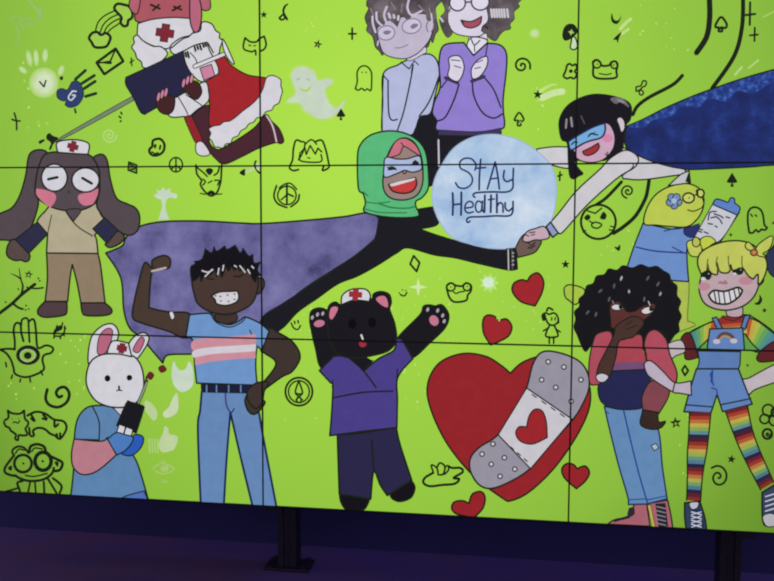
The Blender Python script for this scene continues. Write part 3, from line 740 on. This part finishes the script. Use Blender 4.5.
f('ink', '6,178 34,160 56,166 58,190 44,210 20,198', .3); f('ink', '170,160 215,148 228,160 212,182 182,176', .3); e('#d2ced4', 16, 204, 14, 8); e('#d2ced4', 182, 178, 9, 6); e('ink', 38, 186, 17, 22); e('ink', 208, 164, 19, 20); e('#d2ced4', 44, 178, 3); e('#d2ced4', 213, 156, 3); l('215,150 232,160', 1.2)
part('hair')
f('#b4bd55', '-42,10 -30,-15 -8,-8 0,15 -14,35 -34,32', .9)
part('overalls', 'blue denim overalls')
fr(664, 235, 3.518)
f('#5a7ab0', '168,292* 184,288* 205,330* 190,338*', 1); f('#5a7ab0', '282,284* 302,280* 284,332* 268,328*', 1)
f('#5f80b6', '160,330* 276,326* 282,405* 150,405*', 1.1)
fr(674, 330, 2.9)
f('#5a7ab0', '68,60* 192,62* 190,100 185,112* 66,112* 72,90', 1.0); f('#5f80b6', '64,112* 186,112* 204,160 226,214* 140,236* 124,186* 106,240* 28,236* 46,170', 1.2)
l('32,216 110,222', 1.0); l('134,216 222,198', 1.0); l('110,118 108,150', 1.6, '#27408c'); l('124,186 122,172 108,168', 1, '#27408c'); l('104,125 114,160', 1.0, '#27408c')
fr(664, 235, 3.518)
l('186,372 200,352 216,348 232,354 246,370', 3.4, '#5a4442'); l('190,373 203,358 216,355 229,360 241,372', 1.4, '#a88a60'); e('#b9b6c6', 184, 374, 13, 9); e('#b9b6c6', 244, 372, 13, 9)
part('stocking', 'rainbow striped stockings')
fr(674, 330, 2.9)
SK = ['#6b2224', '#a03a2a', '#b56e35', '#b9a94a', '#86a44a', '#5f8a8c', '#262444', '#4d1d26', '#8c2f29', '#a8572f', '#b9a04a', '#93a84b', '#5d9070', '#4f7590', '#26203f', '#6b2226', '#97352a', '#b0723a', '#a8a550', '#6b9a5e', '#4c7486', '#262242', '#5b2024', '#7f2c28']
stripes('44,238 42,300 38,360 38,420 36,492', '106,238 100,300 94,350 82,420 76,496', SK); stripes('148,234 172,300 200,365 250,462', '212,218 224,280 244,340 288,440', SK)
part('shoe', 'navy lace up shoes')
f('#2d3c58', '30,500* 74,495* 88,540 94,578* 34,574* 30,540', 1.2); f('#b9bcc8', '44,500 70,498 66,515 50,518', .8); f('#20305c', '52,520* 76,520* 86,570* 50,570*', .4)
for y in (526, 538, 550, 562): l('50,%d 78,%d' % (y, y + 8), .9, '#c2c5d0'); l('78,%d 50,%d' % (y, y + 8), .7, '#c2c5d0')
f('#35405c', '254,470* 290,448* 310,540 300,562 270,568 256,550', 1.2); f('#b0b0b6', '256,540 280,530 306,545 300,564 268,568', .8)
for y in (476, 490, 504, 518): l('264,%d 296,%d' % (y + 6, y - 4), .9, '#c2c5d0')

# ---- curly haired person (level 5)
fig('person_drawing', 'person with big black curls in a pink and navy jumper hiding a smile', 6, 'curly haired person')
part('boot', 'pink lace up boots')
fr(590, 390, 3.875)
f('#a4606c', '172,436* 218,432* 232,526* 68,518* 92,502 140,490 160,470', 1.1); f('#2a2530', '150,455* 170,450* 172,478 150,492 144,480', 0); l('120,498 150,490', 2, '#2a2530'); l('95,506 115,500', 1.6, '#2a2530')
f('#a4606c', '225,438* 300,425* 312,480 320,532* 244,530*', 1.1); f('#b9b052', '222,444 234,444 252,530 240,530', .4, smooth=False); f('#24222e', '254,440 290,438 300,526 266,528', .6, smooth=False)
for y in (450, 466, 482, 498, 514): l('258,%d 292,%d' % (y, y + 8), .8, '#8a8290')
part('jeans', 'light blue jeans')
f('#6187b2', '55,62* 130,74 204,66* 206,120 262,148 280,300 298,420* 220,440* 148,442* 145,410 110,290 75,150', 1.2, '#22304c'); l('130,80 158,200 188,320 222,436', 1.1, '#22408c'); l('146,424 218,420', .8, '#22408c'); l('222,424 296,408', .8, '#22408c'); l('60,80 72,90', .8, '#22408c')
f('#a9bac6', '236,214* 254,206* 266,222* 248,234*', .7)
part('')
fr(560, 255, 3.631)
f('#121212', '360,250 410,250 405,300 392,320 372,300', 0); f('#121212', '150,180 200,120 330,120 380,200 370,300 310,330 180,300', 0); f('#5a2d2a', '175,190 210,170 240,195 290,190 345,178 352,225 320,270 220,272 180,250', 0)
part('hair', 'big round mass of black curls')
HB = []
f('#121212', '92,350 76,325 62,290 50,262 56,232 52,205 70,185 68,160 88,140 96,112 120,102 132,76 160,70 176,50 206,54 228,38 262,46 292,34 322,44 350,40 374,56 396,70 404,95 424,112 424,145 438,168 430,196 440,222 430,248 432,275 414,292 400,312 384,308 386,288 360,275 330,275 306,300 302,345 288,330 288,285 270,240 300,236 330,214 344,190 342,178 318,172 292,190 268,205 242,205 232,190 222,172 188,172 180,195 184,240 178,275 135,284 110,330', .6)
for x, y, a in ((222, 86, 20), (196, 112, 10), (250, 132, 0), (146, 130, 50), (178, 160, 20), (318, 84, 30), (355, 105, 30), (362, 140, 20), (100, 208, 40), (305, 160, 10), (130, 215, 20)): e('#55565a', x, y, 4, 10, a)
e('#a9aaac', 222, 84, 4, 9, 20); e('#a9aaac', 250, 132, 4, 5); e('#a9aaac', 364, 141, 3, 7, 20)
part('eye', 'sideways glancing eyes')
f('#d0ccd0', '186,186 202,178 224,184 228,196 205,200 190,196', .7); e('ink', 220, 188, 8, 9); f('#d0ccd0', '294,202 308,190 330,188 338,202 318,214 300,212', .8); e('ink', 330, 196, 8, 8); l('320,168 326,182', .8, '#b5b2b5'); l('190,166 194,176', .7, '#88868a')
part('jumper', 'pink jumper fading to navy')
f('#aa4a59', '104,440 106,380 118,320 134,286 178,276 190,300 184,350 160,420 150,462 130,470 110,468', 1.0)
f('#a5434f', '190,300 225,310 290,290 300,345 318,400 200,400', 0); f('#734a72', '200,392 316,390 320,420 196,424', 0)
f('#22254e', '192,420* 320,414* 328,462 302,530 290,556 205,558 150,532 138,475 165,455', 1.0)
f('#aa4a59', '305,320 320,280 350,272 384,305 398,360 424,430 410,492 400,470 320,392 312,360', 1.1); l('300,330 318,392', 1)
f('#7f434c', '298,510 332,456 390,478 392,515 356,578* 300,562*', 1.0)
part('forearm', 'brown hand held over the mouth', 0)
f('#473029', '196,285 205,255 235,235 262,222 290,228 304,246 285,275 262,298 215,312 202,370 182,440* 132,436* 140,400 165,350 188,305', 1.0)
l('235,255 260,240', .7); l('240,270 275,255', .7)
f('#c5bfcb', '130,438 152,428 176,440 160,460 138,458', .9)
fr(590, 390, 3.875)
f('#35261f', '205,75* 262,85* 266,122 292,120 272,146 230,150 194,130', 1.0)
part('bandaged_arm', 'pale arm wrapped in front of the jumper')
fr(560, 255, 3.631)
f('#b7aabb', '306,392 330,384 372,420 416,462 474,456* 476,508* 430,500 408,496 330,446 310,420', 1.0); l('416,462 408,496', 1.0)

# ---- flexing person (level 3)
fig('person_drawing', 'person with short spiky black hair flexing an arm in a striped tee', 4, 'flexing person')
part('jeans', 'light blue jeans')
fr(120, 350, 3.633)
f('#6486b4', '298,150* 476,154* 502,212 522,320 570,572* 484,572* 442,400 402,226* 388,400 378,572* 295,572* 284,290 292,220', 1.6, '#18264a'); l('384,156 388,200 404,226 416,212', 1.0, '#22306c'); l('474,160 488,200', .8, '#22306c')
part('')
fr(100, 210, 3.633)
f('#46372d', '190,210 192,182 232,165 256,178 252,210 218,216 190,224 180,340 186,356 250,370 330,380 312,462 250,440 152,410 120,390 126,330 150,232 166,190', 1.3)
l('190,222 240,210', 1.6, '#b9a9a8'); f('#d2ced2', '253,374 264,368 272,388 262,398', .6)
f('#3d312a', '612,432 650,446 702,480 728,532 700,585 655,610 560,684 590,690 600,702 566,740 540,730 528,690 545,660 580,640 640,560 600,520 586,505', 1.3)
fr(180, 230, 5.81)
f('#3f3029', '208,470* 322,470* 334,520 270,545 208,524', .9); f('#46372d', '445,290 478,280 492,305 482,345 450,370', 1.2)
f('#46342c', '72,292 84,370 108,430 180,475 270,490 350,470 420,425 452,345 452,270 400,215 250,195 100,235', 1.3)
f('#d0ced2', '184,382* 230,360 300,356 336,354* 344,390 326,420 270,438 216,428 206,405', 1.2)
for x, y in ((208, 382), (236, 386), (278, 378), (318, 372), (240, 412), (284, 414), (318, 402)): e('#6c6a70', x, y, 7, 5)
l('146,268 170,284 198,284', 1.2); l('318,268 345,270 368,258', 1.2)
part('hair', 'short spiky black hair')
f('#0d0c0e', '70,300* 62,240 66,210* 90,195 85,182* 130,168 148,108* 185,132 200,95* 216,122 262,92* 276,112 322,88* 352,132 368,106* 402,150 425,140* 432,190 468,186* 452,230 472,262* 450,272 442,305* 420,280 404,230* 390,250 372,205* 352,238 330,210* 322,235 300,212* 285,240 268,212* 245,275 235,232* 215,270 208,235* 160,272 150,235* 126,300 120,262* 100,285', .8)
for q in ('130,236 165,245 192,230', '148,270 190,228', '228,222 222,258', '255,205 250,235', '318,206 330,214', '350,208 380,245', '395,230 408,252', '418,210 430,222'): l(q, 1.0, '#c9c7cc')
part('shirt', 'blue tee with pink and white stripes')
fr(0, 0, 1)
f('#6c93c6', '190,314.5* 211,313.5 217,321 230,324.5 241,320 246,317 260,323 269.5,331* 262,351* 257.5,347 256,365 257.5,385* 197,383* 195,365 193,340 186,338*', 1.2)
l('211,314 217,322.5 230,327 242,322 246,317', .9); l('250,330 257.5,347', .9)
f('#c98c98', '193,341 210,337.5 230,336.5 256,334* 256.5,344* 235,345.5 212,347 194,350.5', 0); f('#cfc8d0', '194,350.5 212,347 235,345.5 256.5,344* 256,351* 235,352.5 212,354 195,357.5', 0); f('#c98c98', '195,357.5* 212,354 235,352.5 256,351* 256,358* 235,359 212,361.5 195.5,365*', 0)
part('belt', 'dark navy belt')
fr(120, 350, 3.633)
f('#191b36', '296,124* 476,128* 474,154* 298,152*', .8)
for x in (316, 352, 396, 440): l('%d,128 %d,152' % (x, x), 1.0, '#6486b4')
part('hand', 'brown hand resting on the hip')
f('#3d312a', '470,140 500,118 540,118 525,150 518,190 496,212 472,192 462,162', 1.2)

# ---- bear nurse (level 3)
fig('bear_drawing', 'black bear in a purple tunic and nurse cap with both paws raised', 3, 'black bear')
fr(280, 270, 4.005)
f('#151416', '120,200 126,165 155,152 186,160 202,190 215,300 240,345 168,392 142,310 126,240', 1.2); f('#151416', '470,275 560,180 575,145 602,140 622,144 650,140 676,180 662,230 602,290 532,350 495,315', 1.2)
fr(280, 380, 4.005)
f('#111012', '238,452* 362,468* 350,500 330,520 270,520 245,490', 1.1); f('#111012', '440,455* 525,398* 541,430 525,470 482,486 450,475', 1.1)
part('trousers', 'dark navy trousers')
f('#282546', '230,215* 300,215 466,188* 482,260 528,400* 430,462* 402,420 376,365 364,476* 238,456* 234,340', 1.3); l('368,242 372,300 376,365', 1.3)
part('tunic', 'purple wrap tunic')
fr(0, 0, 1)
f('#483d85', '319.5,370.5* 334,356* 348,357 364,371* 378,359 394,350 396,338* 402,339* 413,358.5* 398,377 397.5,400 397,427.5* 365,431 330,435.5* 332,410 333,385 331,383', 1.3)
fr(280, 270, 4.005)
l('272,347 335,404 385,470', 1.2); l('212,512 330,490 452,484', 1.2); l('372,362 335,404', 1.1); l('470,395 468,450', .9); l('212,440 210,470', .9)
f('#151416', '276,350* 335,402* 368,362* 320,340', .5)
part('head', 'round black head')
f('#151416', '190,190 196,145 222,128 250,140 310,115 372,116* 376,95 405,86 438,98 446,130 440,158 460,215 466,280 436,322 372,342 300,352 240,340 206,302 194,250', 1.2)
f('pink', '198,180 205,152 225,146 232,158 212,195 202,195', 0); f('pink', '385,118 396,106 418,104 430,120 432,148 410,142', 0)
e('#030303', 290, 215, 16, 20); e('#030303', 370, 210, 16, 20); l('326,260 332,276', 1.3, '#d8d6d0'); e('#a22c3a', 332, 295, 15, 14); l('318,285 345,290', 1, '#2c1c20')
part('paw_pad', 'pink paw pads')
e('#c0748c', 158, 214, 22, 14, -12); e('#c0748c', 617, 202, 18, 22, -30)
for x, y in ((130, 190), (151, 178), (172, 174), (592, 158), (632, 162), (652, 182), (658, 205)): e('#a9a0a6', x, y, 6, 9, 20)
part('nurse_cap', 'white nurse cap with a dark red cross')
f('white', '246,140* 250,102 285,78 340,76 362,98 358,126* 300,120 262,132', 1.1); cross(303, 98, 25, 10, 5, '#a02832', .4)

# ---- bandaged heart (level 2)
fig('heart_drawing', 'very large red heart under a grey and white plaster', 2, 'large red heart')
fr(420, 330, 3.058)
f('#922226', '276,132* 315,98 380,78 445,88 505,138 521,215 492,300 420,410 340,490 280,521 250,512 160,442 80,342 30,232 25,160 60,100 130,72 200,80 248,108', 1.3)
part('plaster', 'grey sticking plaster with a white heart pad')
f('#95909d', '372,68 420,68 482,92 512,130 516,180 490,240 462,280 400,350 338,422 282,460 220,484 180,472 154,430 155,390 182,358 238,320 290,240 326,175 345,105', 1.3)
f('#c6c3ca', '326,177 466,273 338,424 239,320', 1.0, smooth=False)
for x, y in ((392, 97), (440, 113), (372, 152), (415, 175), (492, 152), (462, 218), (223, 348), (190, 379), (218, 410), (258, 390), (290, 425), (245, 447)): e('#c8c5cc', x, y, 7, 7, 0, .9)
for t in (.15, .38, .6, .82):
    for (xa, ya, xb, yb) in ((330, 188, 458, 276), (246, 330, 340, 412)):
        x, y = xa + (xb - xa) * t, ya + (yb - ya) * t; dx, dy = (xb - xa) * .05, (yb - ya) * .05
        l('%.1f,%.1f %.1f,%.1f' % (x - dx, y - dy, x + dx, y + dy), .9)
part('pad_heart', 'small red heart on the pad')
f('#9a2428', '389,328* 345,348 308,340 293,316 303,296 326,296* 334,262 352,242 374,248 386,280', 1.0)

# ---- rabbit nurse (level 4)
fig('rabbit_drawing', 'white rabbit in blue scrubs and nurse cap holding a syringe', 4, 'white rabbit')
fr(0, 320, 3.058)
part('scrubs', 'blue scrub top')
f('#5b82ac', '285,262 340,264 384,290 392,350 402,400 424,445 458,560* 215,560* 226,460 228,370 236,310 256,276', 1.2)
l('284,264 304,310 304,366', 1.0); l('230,364 304,366', 1.0); f('#4d6fb6', '362,560* 380,540 442,522* 458,560*', .9); l('342,264 384,300', 1.0)
f('#c9c8cf', '342,262* 384,268* 376,298*', .7)
part('')
f('#cfced4', '275,140 278,60 310,20 346,12 364,40 352,80 335,108', 1.1); f('#cfced4', '392,85 410,52 440,38 457,55 442,90 412,122', 1.1)
f('#b3647c', '300,102 305,50 330,25 346,38 328,95', .7); f('#b3647c', '408,90 430,53 443,62 426,98', .7)
f('#cfced4', '265,190 276,132 312,106 370,104 412,112 436,150 440,210 420,250 380,266 330,263 288,240', 1.2)
e('#0e0e10', 330, 178, 9, 10); e('#0e0e10', 397, 176, 9, 9); l('365,202 366,214', 1.4); l('358,216 366,213 374,216', .9)
f('#b47984', '228,363* 310,370 330,358* 357,412* 300,460 255,472 226,450 220,410', 1.1)
part('nurse_cap', 'white nurse cap with a dark red cross')
f('white', '328,102* 346,64 394,70* 404,112* 366,104', 1.1); cross(374, 86, 15, 8, 10, ow=.3)
part('syringe', 'black syringe with dark red drops')
l('420,262 436,225 450,186', 2.6, '#39413a'); l('424,255 450,190', 1.0, '#93a080')
f('#17161a', '388,252 400,250 438,262 440,275 418,345* 358,322*', .9); f('#cfced6', '366,318* 408,334* 402,356* 358,342*', .9); l('386,326 380,348', 1.2)
f('#6a1f1e', '450,172 460,158 472,168 462,182', .5); f('#6a1f1e', '486,146 500,138 510,152 494,160', .5); l('446,190 450,172', 1.3, '#3c201c')
part('glove', 'blue gloves')
f('#2858b4', '372,405 400,372 412,350 436,354 440,370 428,395 402,414', 1.0); f('#4b79b8', '330,364* 356,344 385,350 408,358 402,378 382,400 358,412*', 1.0)
# ---------------------------------------------------------------- build the wall of displays
def W(u, y, v): return (u, y, v + Z0)

def mesh_obj(name, verts, faces, mats, fmat=None, parent=None):
    me = bpy.data.meshes.new(name)
    me.from_pydata(verts, [], faces)
    for m in mats: me.materials.append(m)
    if fmat:
        me.polygons.foreach_set('material_index', fmat)
    me.update()
    o = bpy.data.objects.new(name, me)
    C.objects.link(o)
    if parent:
        o.parent = parent
        o.matrix_parent_inverse = Matrix.Translation(parent.location).inverted()
    return o

def box_data(x0, x1, y0, y1, z0, z1, bev=0.0):
    import bmesh
    bm = bmesh.new()
    bmesh.ops.create_cube(bm, size=1)
    for v in bm.verts:
        v.co = Vector(((x0 + x1) / 2 + v.co.x * (x1 - x0), (y0 + y1) / 2 + v.co.y * (y1 - y0), (z0 + z1) / 2 + v.co.z * (z1 - z0)))
    if bev:
        bmesh.ops.bevel(bm, geom=list(bm.edges), offset=bev, segments=2, affect='EDGES', profile=0.5)
    bm.verts.index_update()
    vs = [tuple(v.co) for v in bm.verts]; fs = [[v.index for v in f_.verts] for f_ in bm.faces]
    bm.free()
    return vs, fs
def join(*ds):
    V, F = [], []
    for vs, fs in ds:
        o = len(V); V += vs; F += [[i + o for i in q] for q in fs]
    return V, F

def clip(poly, x0, x1, y0, y1):
    for ax, lim, sgn in ((0, x0, 1), (0, x1, -1), (1, y0, 1), (1, y1, -1)):
        out = []
        n = len(poly)
        if n < 3: return []
        for i in range(n):
            a, b = poly[i], poly[(i + 1) % n]
            da, db = sgn * (a[ax] - lim), sgn * (b[ax] - lim)
            if da >= 0: out.append(a)
            if da * db < 0:
                t = da / (da - db)
                out.append((a[0] + (b[0] - a[0]) * t, a[1] + (b[1] - a[1]) * t))
        poly = out
    return poly if len(poly) >= 3 else []
def area(p):
    return abs(sum(p[i][0] * p[(i + 1) % len(p)][1] - p[(i + 1) % len(p)][0] * p[i][1] for i in range(len(p)))) / 2

def islands(qs):
    up = list(range(len(qs))); at = {}
    def root(i):
        while up[i] != i: i = up[i]
        return i
    for i, q in enumerate(qs):
        for x, y in q:
            k_ = (round(x * 2e5), round(y * 2e5))
            if k_ in at: up[root(i)] = root(at[k_])
            else: at[k_] = i
    out = {}
    for i in range(len(qs)): out.setdefault(root(i), []).append(qs[i])
    return list(out.values())
def clusters(ops, whole):
    n = len(ops)
    if whole or n < 2: return [ops] if ops else []
    up = list(range(n))
    def root(i):
        while up[i] != i: i = up[i]
        return i
    size = [max(o[3][2] - o[3][0], o[3][3] - o[3][1]) for o in ops]
    for i in range(n):
        for j in range(i):
            a, b = ops[i][3], ops[j][3]
            gx = max(0, a[0] - b[2], b[0] - a[2]); gy = max(0, a[1] - b[3], b[1] - a[3])
            if math.hypot(gx, gy) <= max(0.019, 0.48 * max(size[i], size[j])): up[root(i)] = root(j)
    out = {}
    for i in range(n): out.setdefault(root(i), []).append(ops[i])
    return list(out.values())

# picture pixels -> wall coordinates, once for every shape
for F_ in FIGS:
    for nm in F_['order']:
        F_['parts'][nm] = [(c, [[plane_point(x, y) for x, y in q] for q in fs], z) for c, fs, z in F_['parts'][nm]]

BZ = 0.0030                                   # half a seam
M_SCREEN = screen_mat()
M_BEZEL = solid_mat('black_bezel_plastic', '#0b0d08', 0.5)
M_HOUSING = solid_mat('black_display_housing', '#101013', 0.55, 0.0, (40, '#16161a'))
M_POST = solid_mat('black_powder_coated_steel', '#2b2a30', 0.5, 0.2, (25, '#333138'))

PANELS = {
 (0, 1): 'lime green display with the pig nurse in red, a big syringe and two handprints',
 (1, 1): 'lime green display with the white ghost and the pair in blue and lilac tops',
 (2, 1): 'lime green display with the masked black-haired flyer and most of her long dark blue cape',
 (0, 0): 'lime green display with the brown floppy-eared dog and a raised fist before purple cloth',
 (1, 0): 'lime green display with the words Stay Healthy on the ball and the bear nurse\'s head',
 (2, 0): 'lime green display with the yellow clipboard nurse and a toothy blond grin',
 (0, -1): 'lime green display with the white rabbit nurse and the blue jeans on its lower half',
 (1, -1): 'lime green display with the big red heart under a plaster and the bear\'s purple tunic',
 (2, -1): 'lime green display with rainbow striped stockings, denim shorts and pink boots at the bottom',
}
panel_objs = []
for (c, r), lab in PANELS.items():
    u0, u1, v0, v1 = (c - 1) * PW, c * PW, r * PH, (r + 1) * PH
    e_ = bpy.data.objects.new('display_panel', None)
    C.objects.link(e_)
    e_.empty_display_size = 0.1
    e_.location = W((u0 + u1) / 2, 0.04, v0)
    e_['label'] = lab; e_['category'] = 'display'; e_['group'] = 'displays of the video wall'
    a0, a1, b0, b1 = u0 + BZ, u1 - BZ, v0 + BZ, v1 - BZ
    g = 0.0004
    vs, fs = box_data(u0 + g, u1 - g, 0.002, 0.085, v0 + Z0 + g, v1 + Z0 - g, 0.002)
    v2, f2 = box_data(u0 + 0.16, u1 - 0.16, 0.085, 0.112, v0 + Z0 + 0.10, v1 + Z0 - 0.10, 0.006)
    V, F = join((vs, fs), (v2, f2))
    mesh_obj('housing', V, F, [M_HOUSING], None, e_)
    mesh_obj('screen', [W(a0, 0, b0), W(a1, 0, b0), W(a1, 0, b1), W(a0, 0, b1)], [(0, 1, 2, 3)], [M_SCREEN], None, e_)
    fz = -0.0058
    V = []
    for y_ in (fz, 0.004):
        for (x0, x1, z0, z1) in ((u0 + 4e-5, u1 - 4e-5, v0 + 4e-5, v1 - 4e-5), (a0, a1, b0, b1)):
            V += [W(x0, y_, z0), W(x1, y_, z0), W(x1, y_, z1), W(x0, y_, z1)]
    F = []
    for i in range(4):
        j = (i + 1) % 4
        F += [(i, j, 4 + j, 4 + i), (8 + i, 12 + i, 12 + j, 8 + j), (i, 8 + i, 8 + j, j), (4 + i, 4 + j, 12 + j, 12 + i)]
    mesh_obj('bezel', V, F, [M_BEZEL], None, e_)
    panel_objs.append(e_)
    for F_ in FIGS:
        main, later = None, []
        for nm in F_['order']:
            ops = []                                   # what this panel shows of the part, shape by shape
            for col, polys, z in F_['parts'][nm]:
                qs = [q for q in (clip(q, a0, a1, b0, b1) for q in polys) if q and area(q) > 1e-9]
                for qs in islands(qs):
                    xs = [p[0] for q in qs for p in q]; ys = [p[1] for q in qs for p in q]
                    ops.append((col, qs, z, (min(xs), min(ys), max(xs), max(ys))))
            for cl in clusters(ops, F_['kind'] == 'stuff'):
                verts, faces, fm, mats, tot = [], [], [], [], 0.0
                for col, qs, z, _bb in cl:
                    m = lit_paint(col); seen = {}
                    if m not in mats: mats.append(m)
                    for q in qs:
                        # face the viewer
                        if sum(q[i][0] * q[(i + 1) % len(q)][1] - q[(i + 1) % len(q)][0] * q[i][1] for i in range(len(q))) < 0: q = q[::-1]
                        tot += area(q)
                        idx = []
                        for x, y in q:
                            k_ = (round(x * 2e5), round(y * 2e5))
                            if k_ not in seen:
                                seen[k_] = len(verts); verts.append(W(x, -z, y))
                            if seen[k_] not in idx: idx.append(seen[k_])
                        if len(idx) < 3: continue
                        faces.append(idx); fm.append(mats.index(m))
                if tot < 2.2e-5: continue
                o = mesh_obj(nm or F_['name'], verts, faces, mats, fm, e_)
                if nm == '':
                    o['label'] = F_['label']
                    if F_['kind']: o['kind'] = F_['kind']
                    if main is None or tot > main[1]: main = (o, tot)
                else:
                    o['label'] = F_['labels'][nm] or (nm.replace('_', ' ') + ' of the ' + F_['short'])
                    later.append(o)
        for o in later:                                # clothing and things held hang under the body, where the panel shows any
            if main:
                o.parent = main[0]; o.matrix_parent_inverse = Matrix.Identity(4)

# ---------------------------------------------------------------- support posts
def post(px, lab, wid=0.084):
    u = plane_point(px, 545, POST_Y - 0.05)[0]
    top = 2 * PH + Z0 - 0.25
    e_ = bpy.data.objects.new('support_post', None)
    C.objects.link(e_); e_.location = (u, POST_Y, 0)
    e_['label'] = lab; e_['category'] = 'post'; e_['group'] = 'support posts of the video wall'
    h = wid / 2
    # square tube with two shallow front grooves
    V, F = join(box_data(u - h, u - h * .36, POST_Y - .045, POST_Y + .045, 0.012, top, .004),
                box_data(u + h * .36, u + h, POST_Y - .045, POST_Y + .045, 0.012, top, .004),
                box_data(u - h * .4, u + h * .4, POST_Y - .037, POST_Y + .037, 0.012, top, .002))
    mesh_obj('column', V, F, [M_POST], None, e_)
    V, F = box_data(u - .10, u + .10, POST_Y - .065, POST_Y + .065, 0.0, 0.012, .003)
    bp = mesh_obj('base_plate', V, F, [M_POST], None, e_)
    for sx in (-1, 1):
        for sy in (-1, 1):
            import bmesh
            bm = bmesh.new()
            bmesh.ops.create_cone(bm, cap_ends=True, segments=6, radius1=.011, radius2=.011, depth=.01,
                                  matrix=Matrix.Translation((u + sx * .075, POST_Y + sy * .05, .0165)))
            me = bpy.data.meshes.new('bolt'); bm.to_mesh(me); bm.free(); me.materials.append(M_POST)
            b = bpy.data.objects.new('bolt', me); C.objects.link(b); b.parent = bp
            b.matrix_parent_inverse = Matrix.Identity(4)
    # brackets that carry the displays
    V, F = box_data(u - .035, u + .035, .05, POST_Y - .045, Z0 - PH - .045, Z0 - PH - .0175, .003)
    mesh_obj('bracket', V, F, [M_POST], None, e_)
    for r in (-1, 0, 1):
        for dz in (0.14, 0.46):
            z = r * PH + Z0 + dz
            V, F = box_data(u - .06, u + .06, 0.0855 if u < 1 else 0.1125, POST_Y - .045, z, z + .05, .004)
            mesh_obj('bracket', V, F, [M_POST], None, e_)
post(286.5, 'black steel post with flat base plate, under the display with the blue jeans')
post(731.5, 'black steel post under the display with the striped stockings')

RB = Z0 - PH
V, F = box_data(-PW + .02, 2 * PW - .02, .035, .105, RB - .017, RB - .001, .002)
rail = mesh_obj('mounting_rail', V, F, [M_POST])
rail['label'] = 'long thin black rail under the bottom edge of the displays'; rail['category'] = 'rail'
# ---------------------------------------------------------------- room
WALL_Y = 0.55
def struct(name, V, F, mat):
    o = mesh_obj(name, V, F, [mat]); o['kind'] = 'structure'; return o
M_FLOOR = solid_mat('dark_purple_carpet', '#5b4c80', 0.95, 0, (3.0, '#674f74'))
M_WALL = solid_mat('dark_navy_wall', '#414278', 0.9, 0, (1.2, '#3b3b70'))
V, F = box_data(-6, 7, -5.5, WALL_Y + .1, -.1, 0); struct('floor', V, F, M_FLOOR)
V, F = box_data(-6, 7, WALL_Y, WALL_Y + .1, 0, 3.6); struct('wall_back', V, F, M_WALL)

def area_light(name, loc, target, size, power, col):
    d = bpy.data.lights.new(name, 'AREA'); d.shape = 'RECTANGLE'; d.size, d.size_y = size; d.energy = power; d.color = col
    o = bpy.data.objects.new(name, d); C.objects.link(o); o.location = loc
    o.rotation_euler = (Vector(target) - Vector(loc)).to_track_quat('-Z', 'Y').to_euler()
    return o
area_light('violet_fill_light', (1.9, 0.42, 2.9), (1.9, 0.44, 0), (3.4, .12), 13.0, (0.25, 0.22, 1.0))  # unseen fill light, added to brighten the back wall and floor
area_light('warm_side_lamp', (-2.6, 0.2, 1.6), (-0.6, 0.45, 0.0), (.4, .4), 2.0, (1.0, 0.55, 0.55))

w = bpy.data.worlds.new('dark_room'); bpy.context.scene.world = w; w.use_nodes = True
w.node_tree.nodes['Background'].inputs['Color'].default_value = (0.30, 0.26, 0.40, 1)
w.node_tree.nodes['Background'].inputs['Strength'].default_value = 0.9

# ---------------------------------------------------------------- camera
cd = bpy.data.cameras.new('camera'); cd.sensor_fit = 'HORIZONTAL'; cd.sensor_width = 36.0; cd.lens = FOC / 774 * 36.0
cam = bpy.data.objects.new('camera', cd); C.objects.link(cam)
Mw = Matrix(((1, 0, 0), (0, 0, -1), (0, 1, 0)))            # world -> (right, down, into wall)
rot = (Matrix(((1, 0, 0), (0, -1, 0), (0, 0, -1))) @ RM @ Mw).transposed()
cam.matrix_world = Matrix.Translation((CAM.x, CAM.z, -CAM.y + Z0)) @ rot.to_4x4()
bpy.context.scene.camera = cam
sc_ = bpy.context.scene
sc_.view_settings.view_transform = 'Standard'
sc_.view_settings.look = 'None'

sc_.cycles.filter_width = 2.1
sc_.cycles.use_adaptive_sampling = False
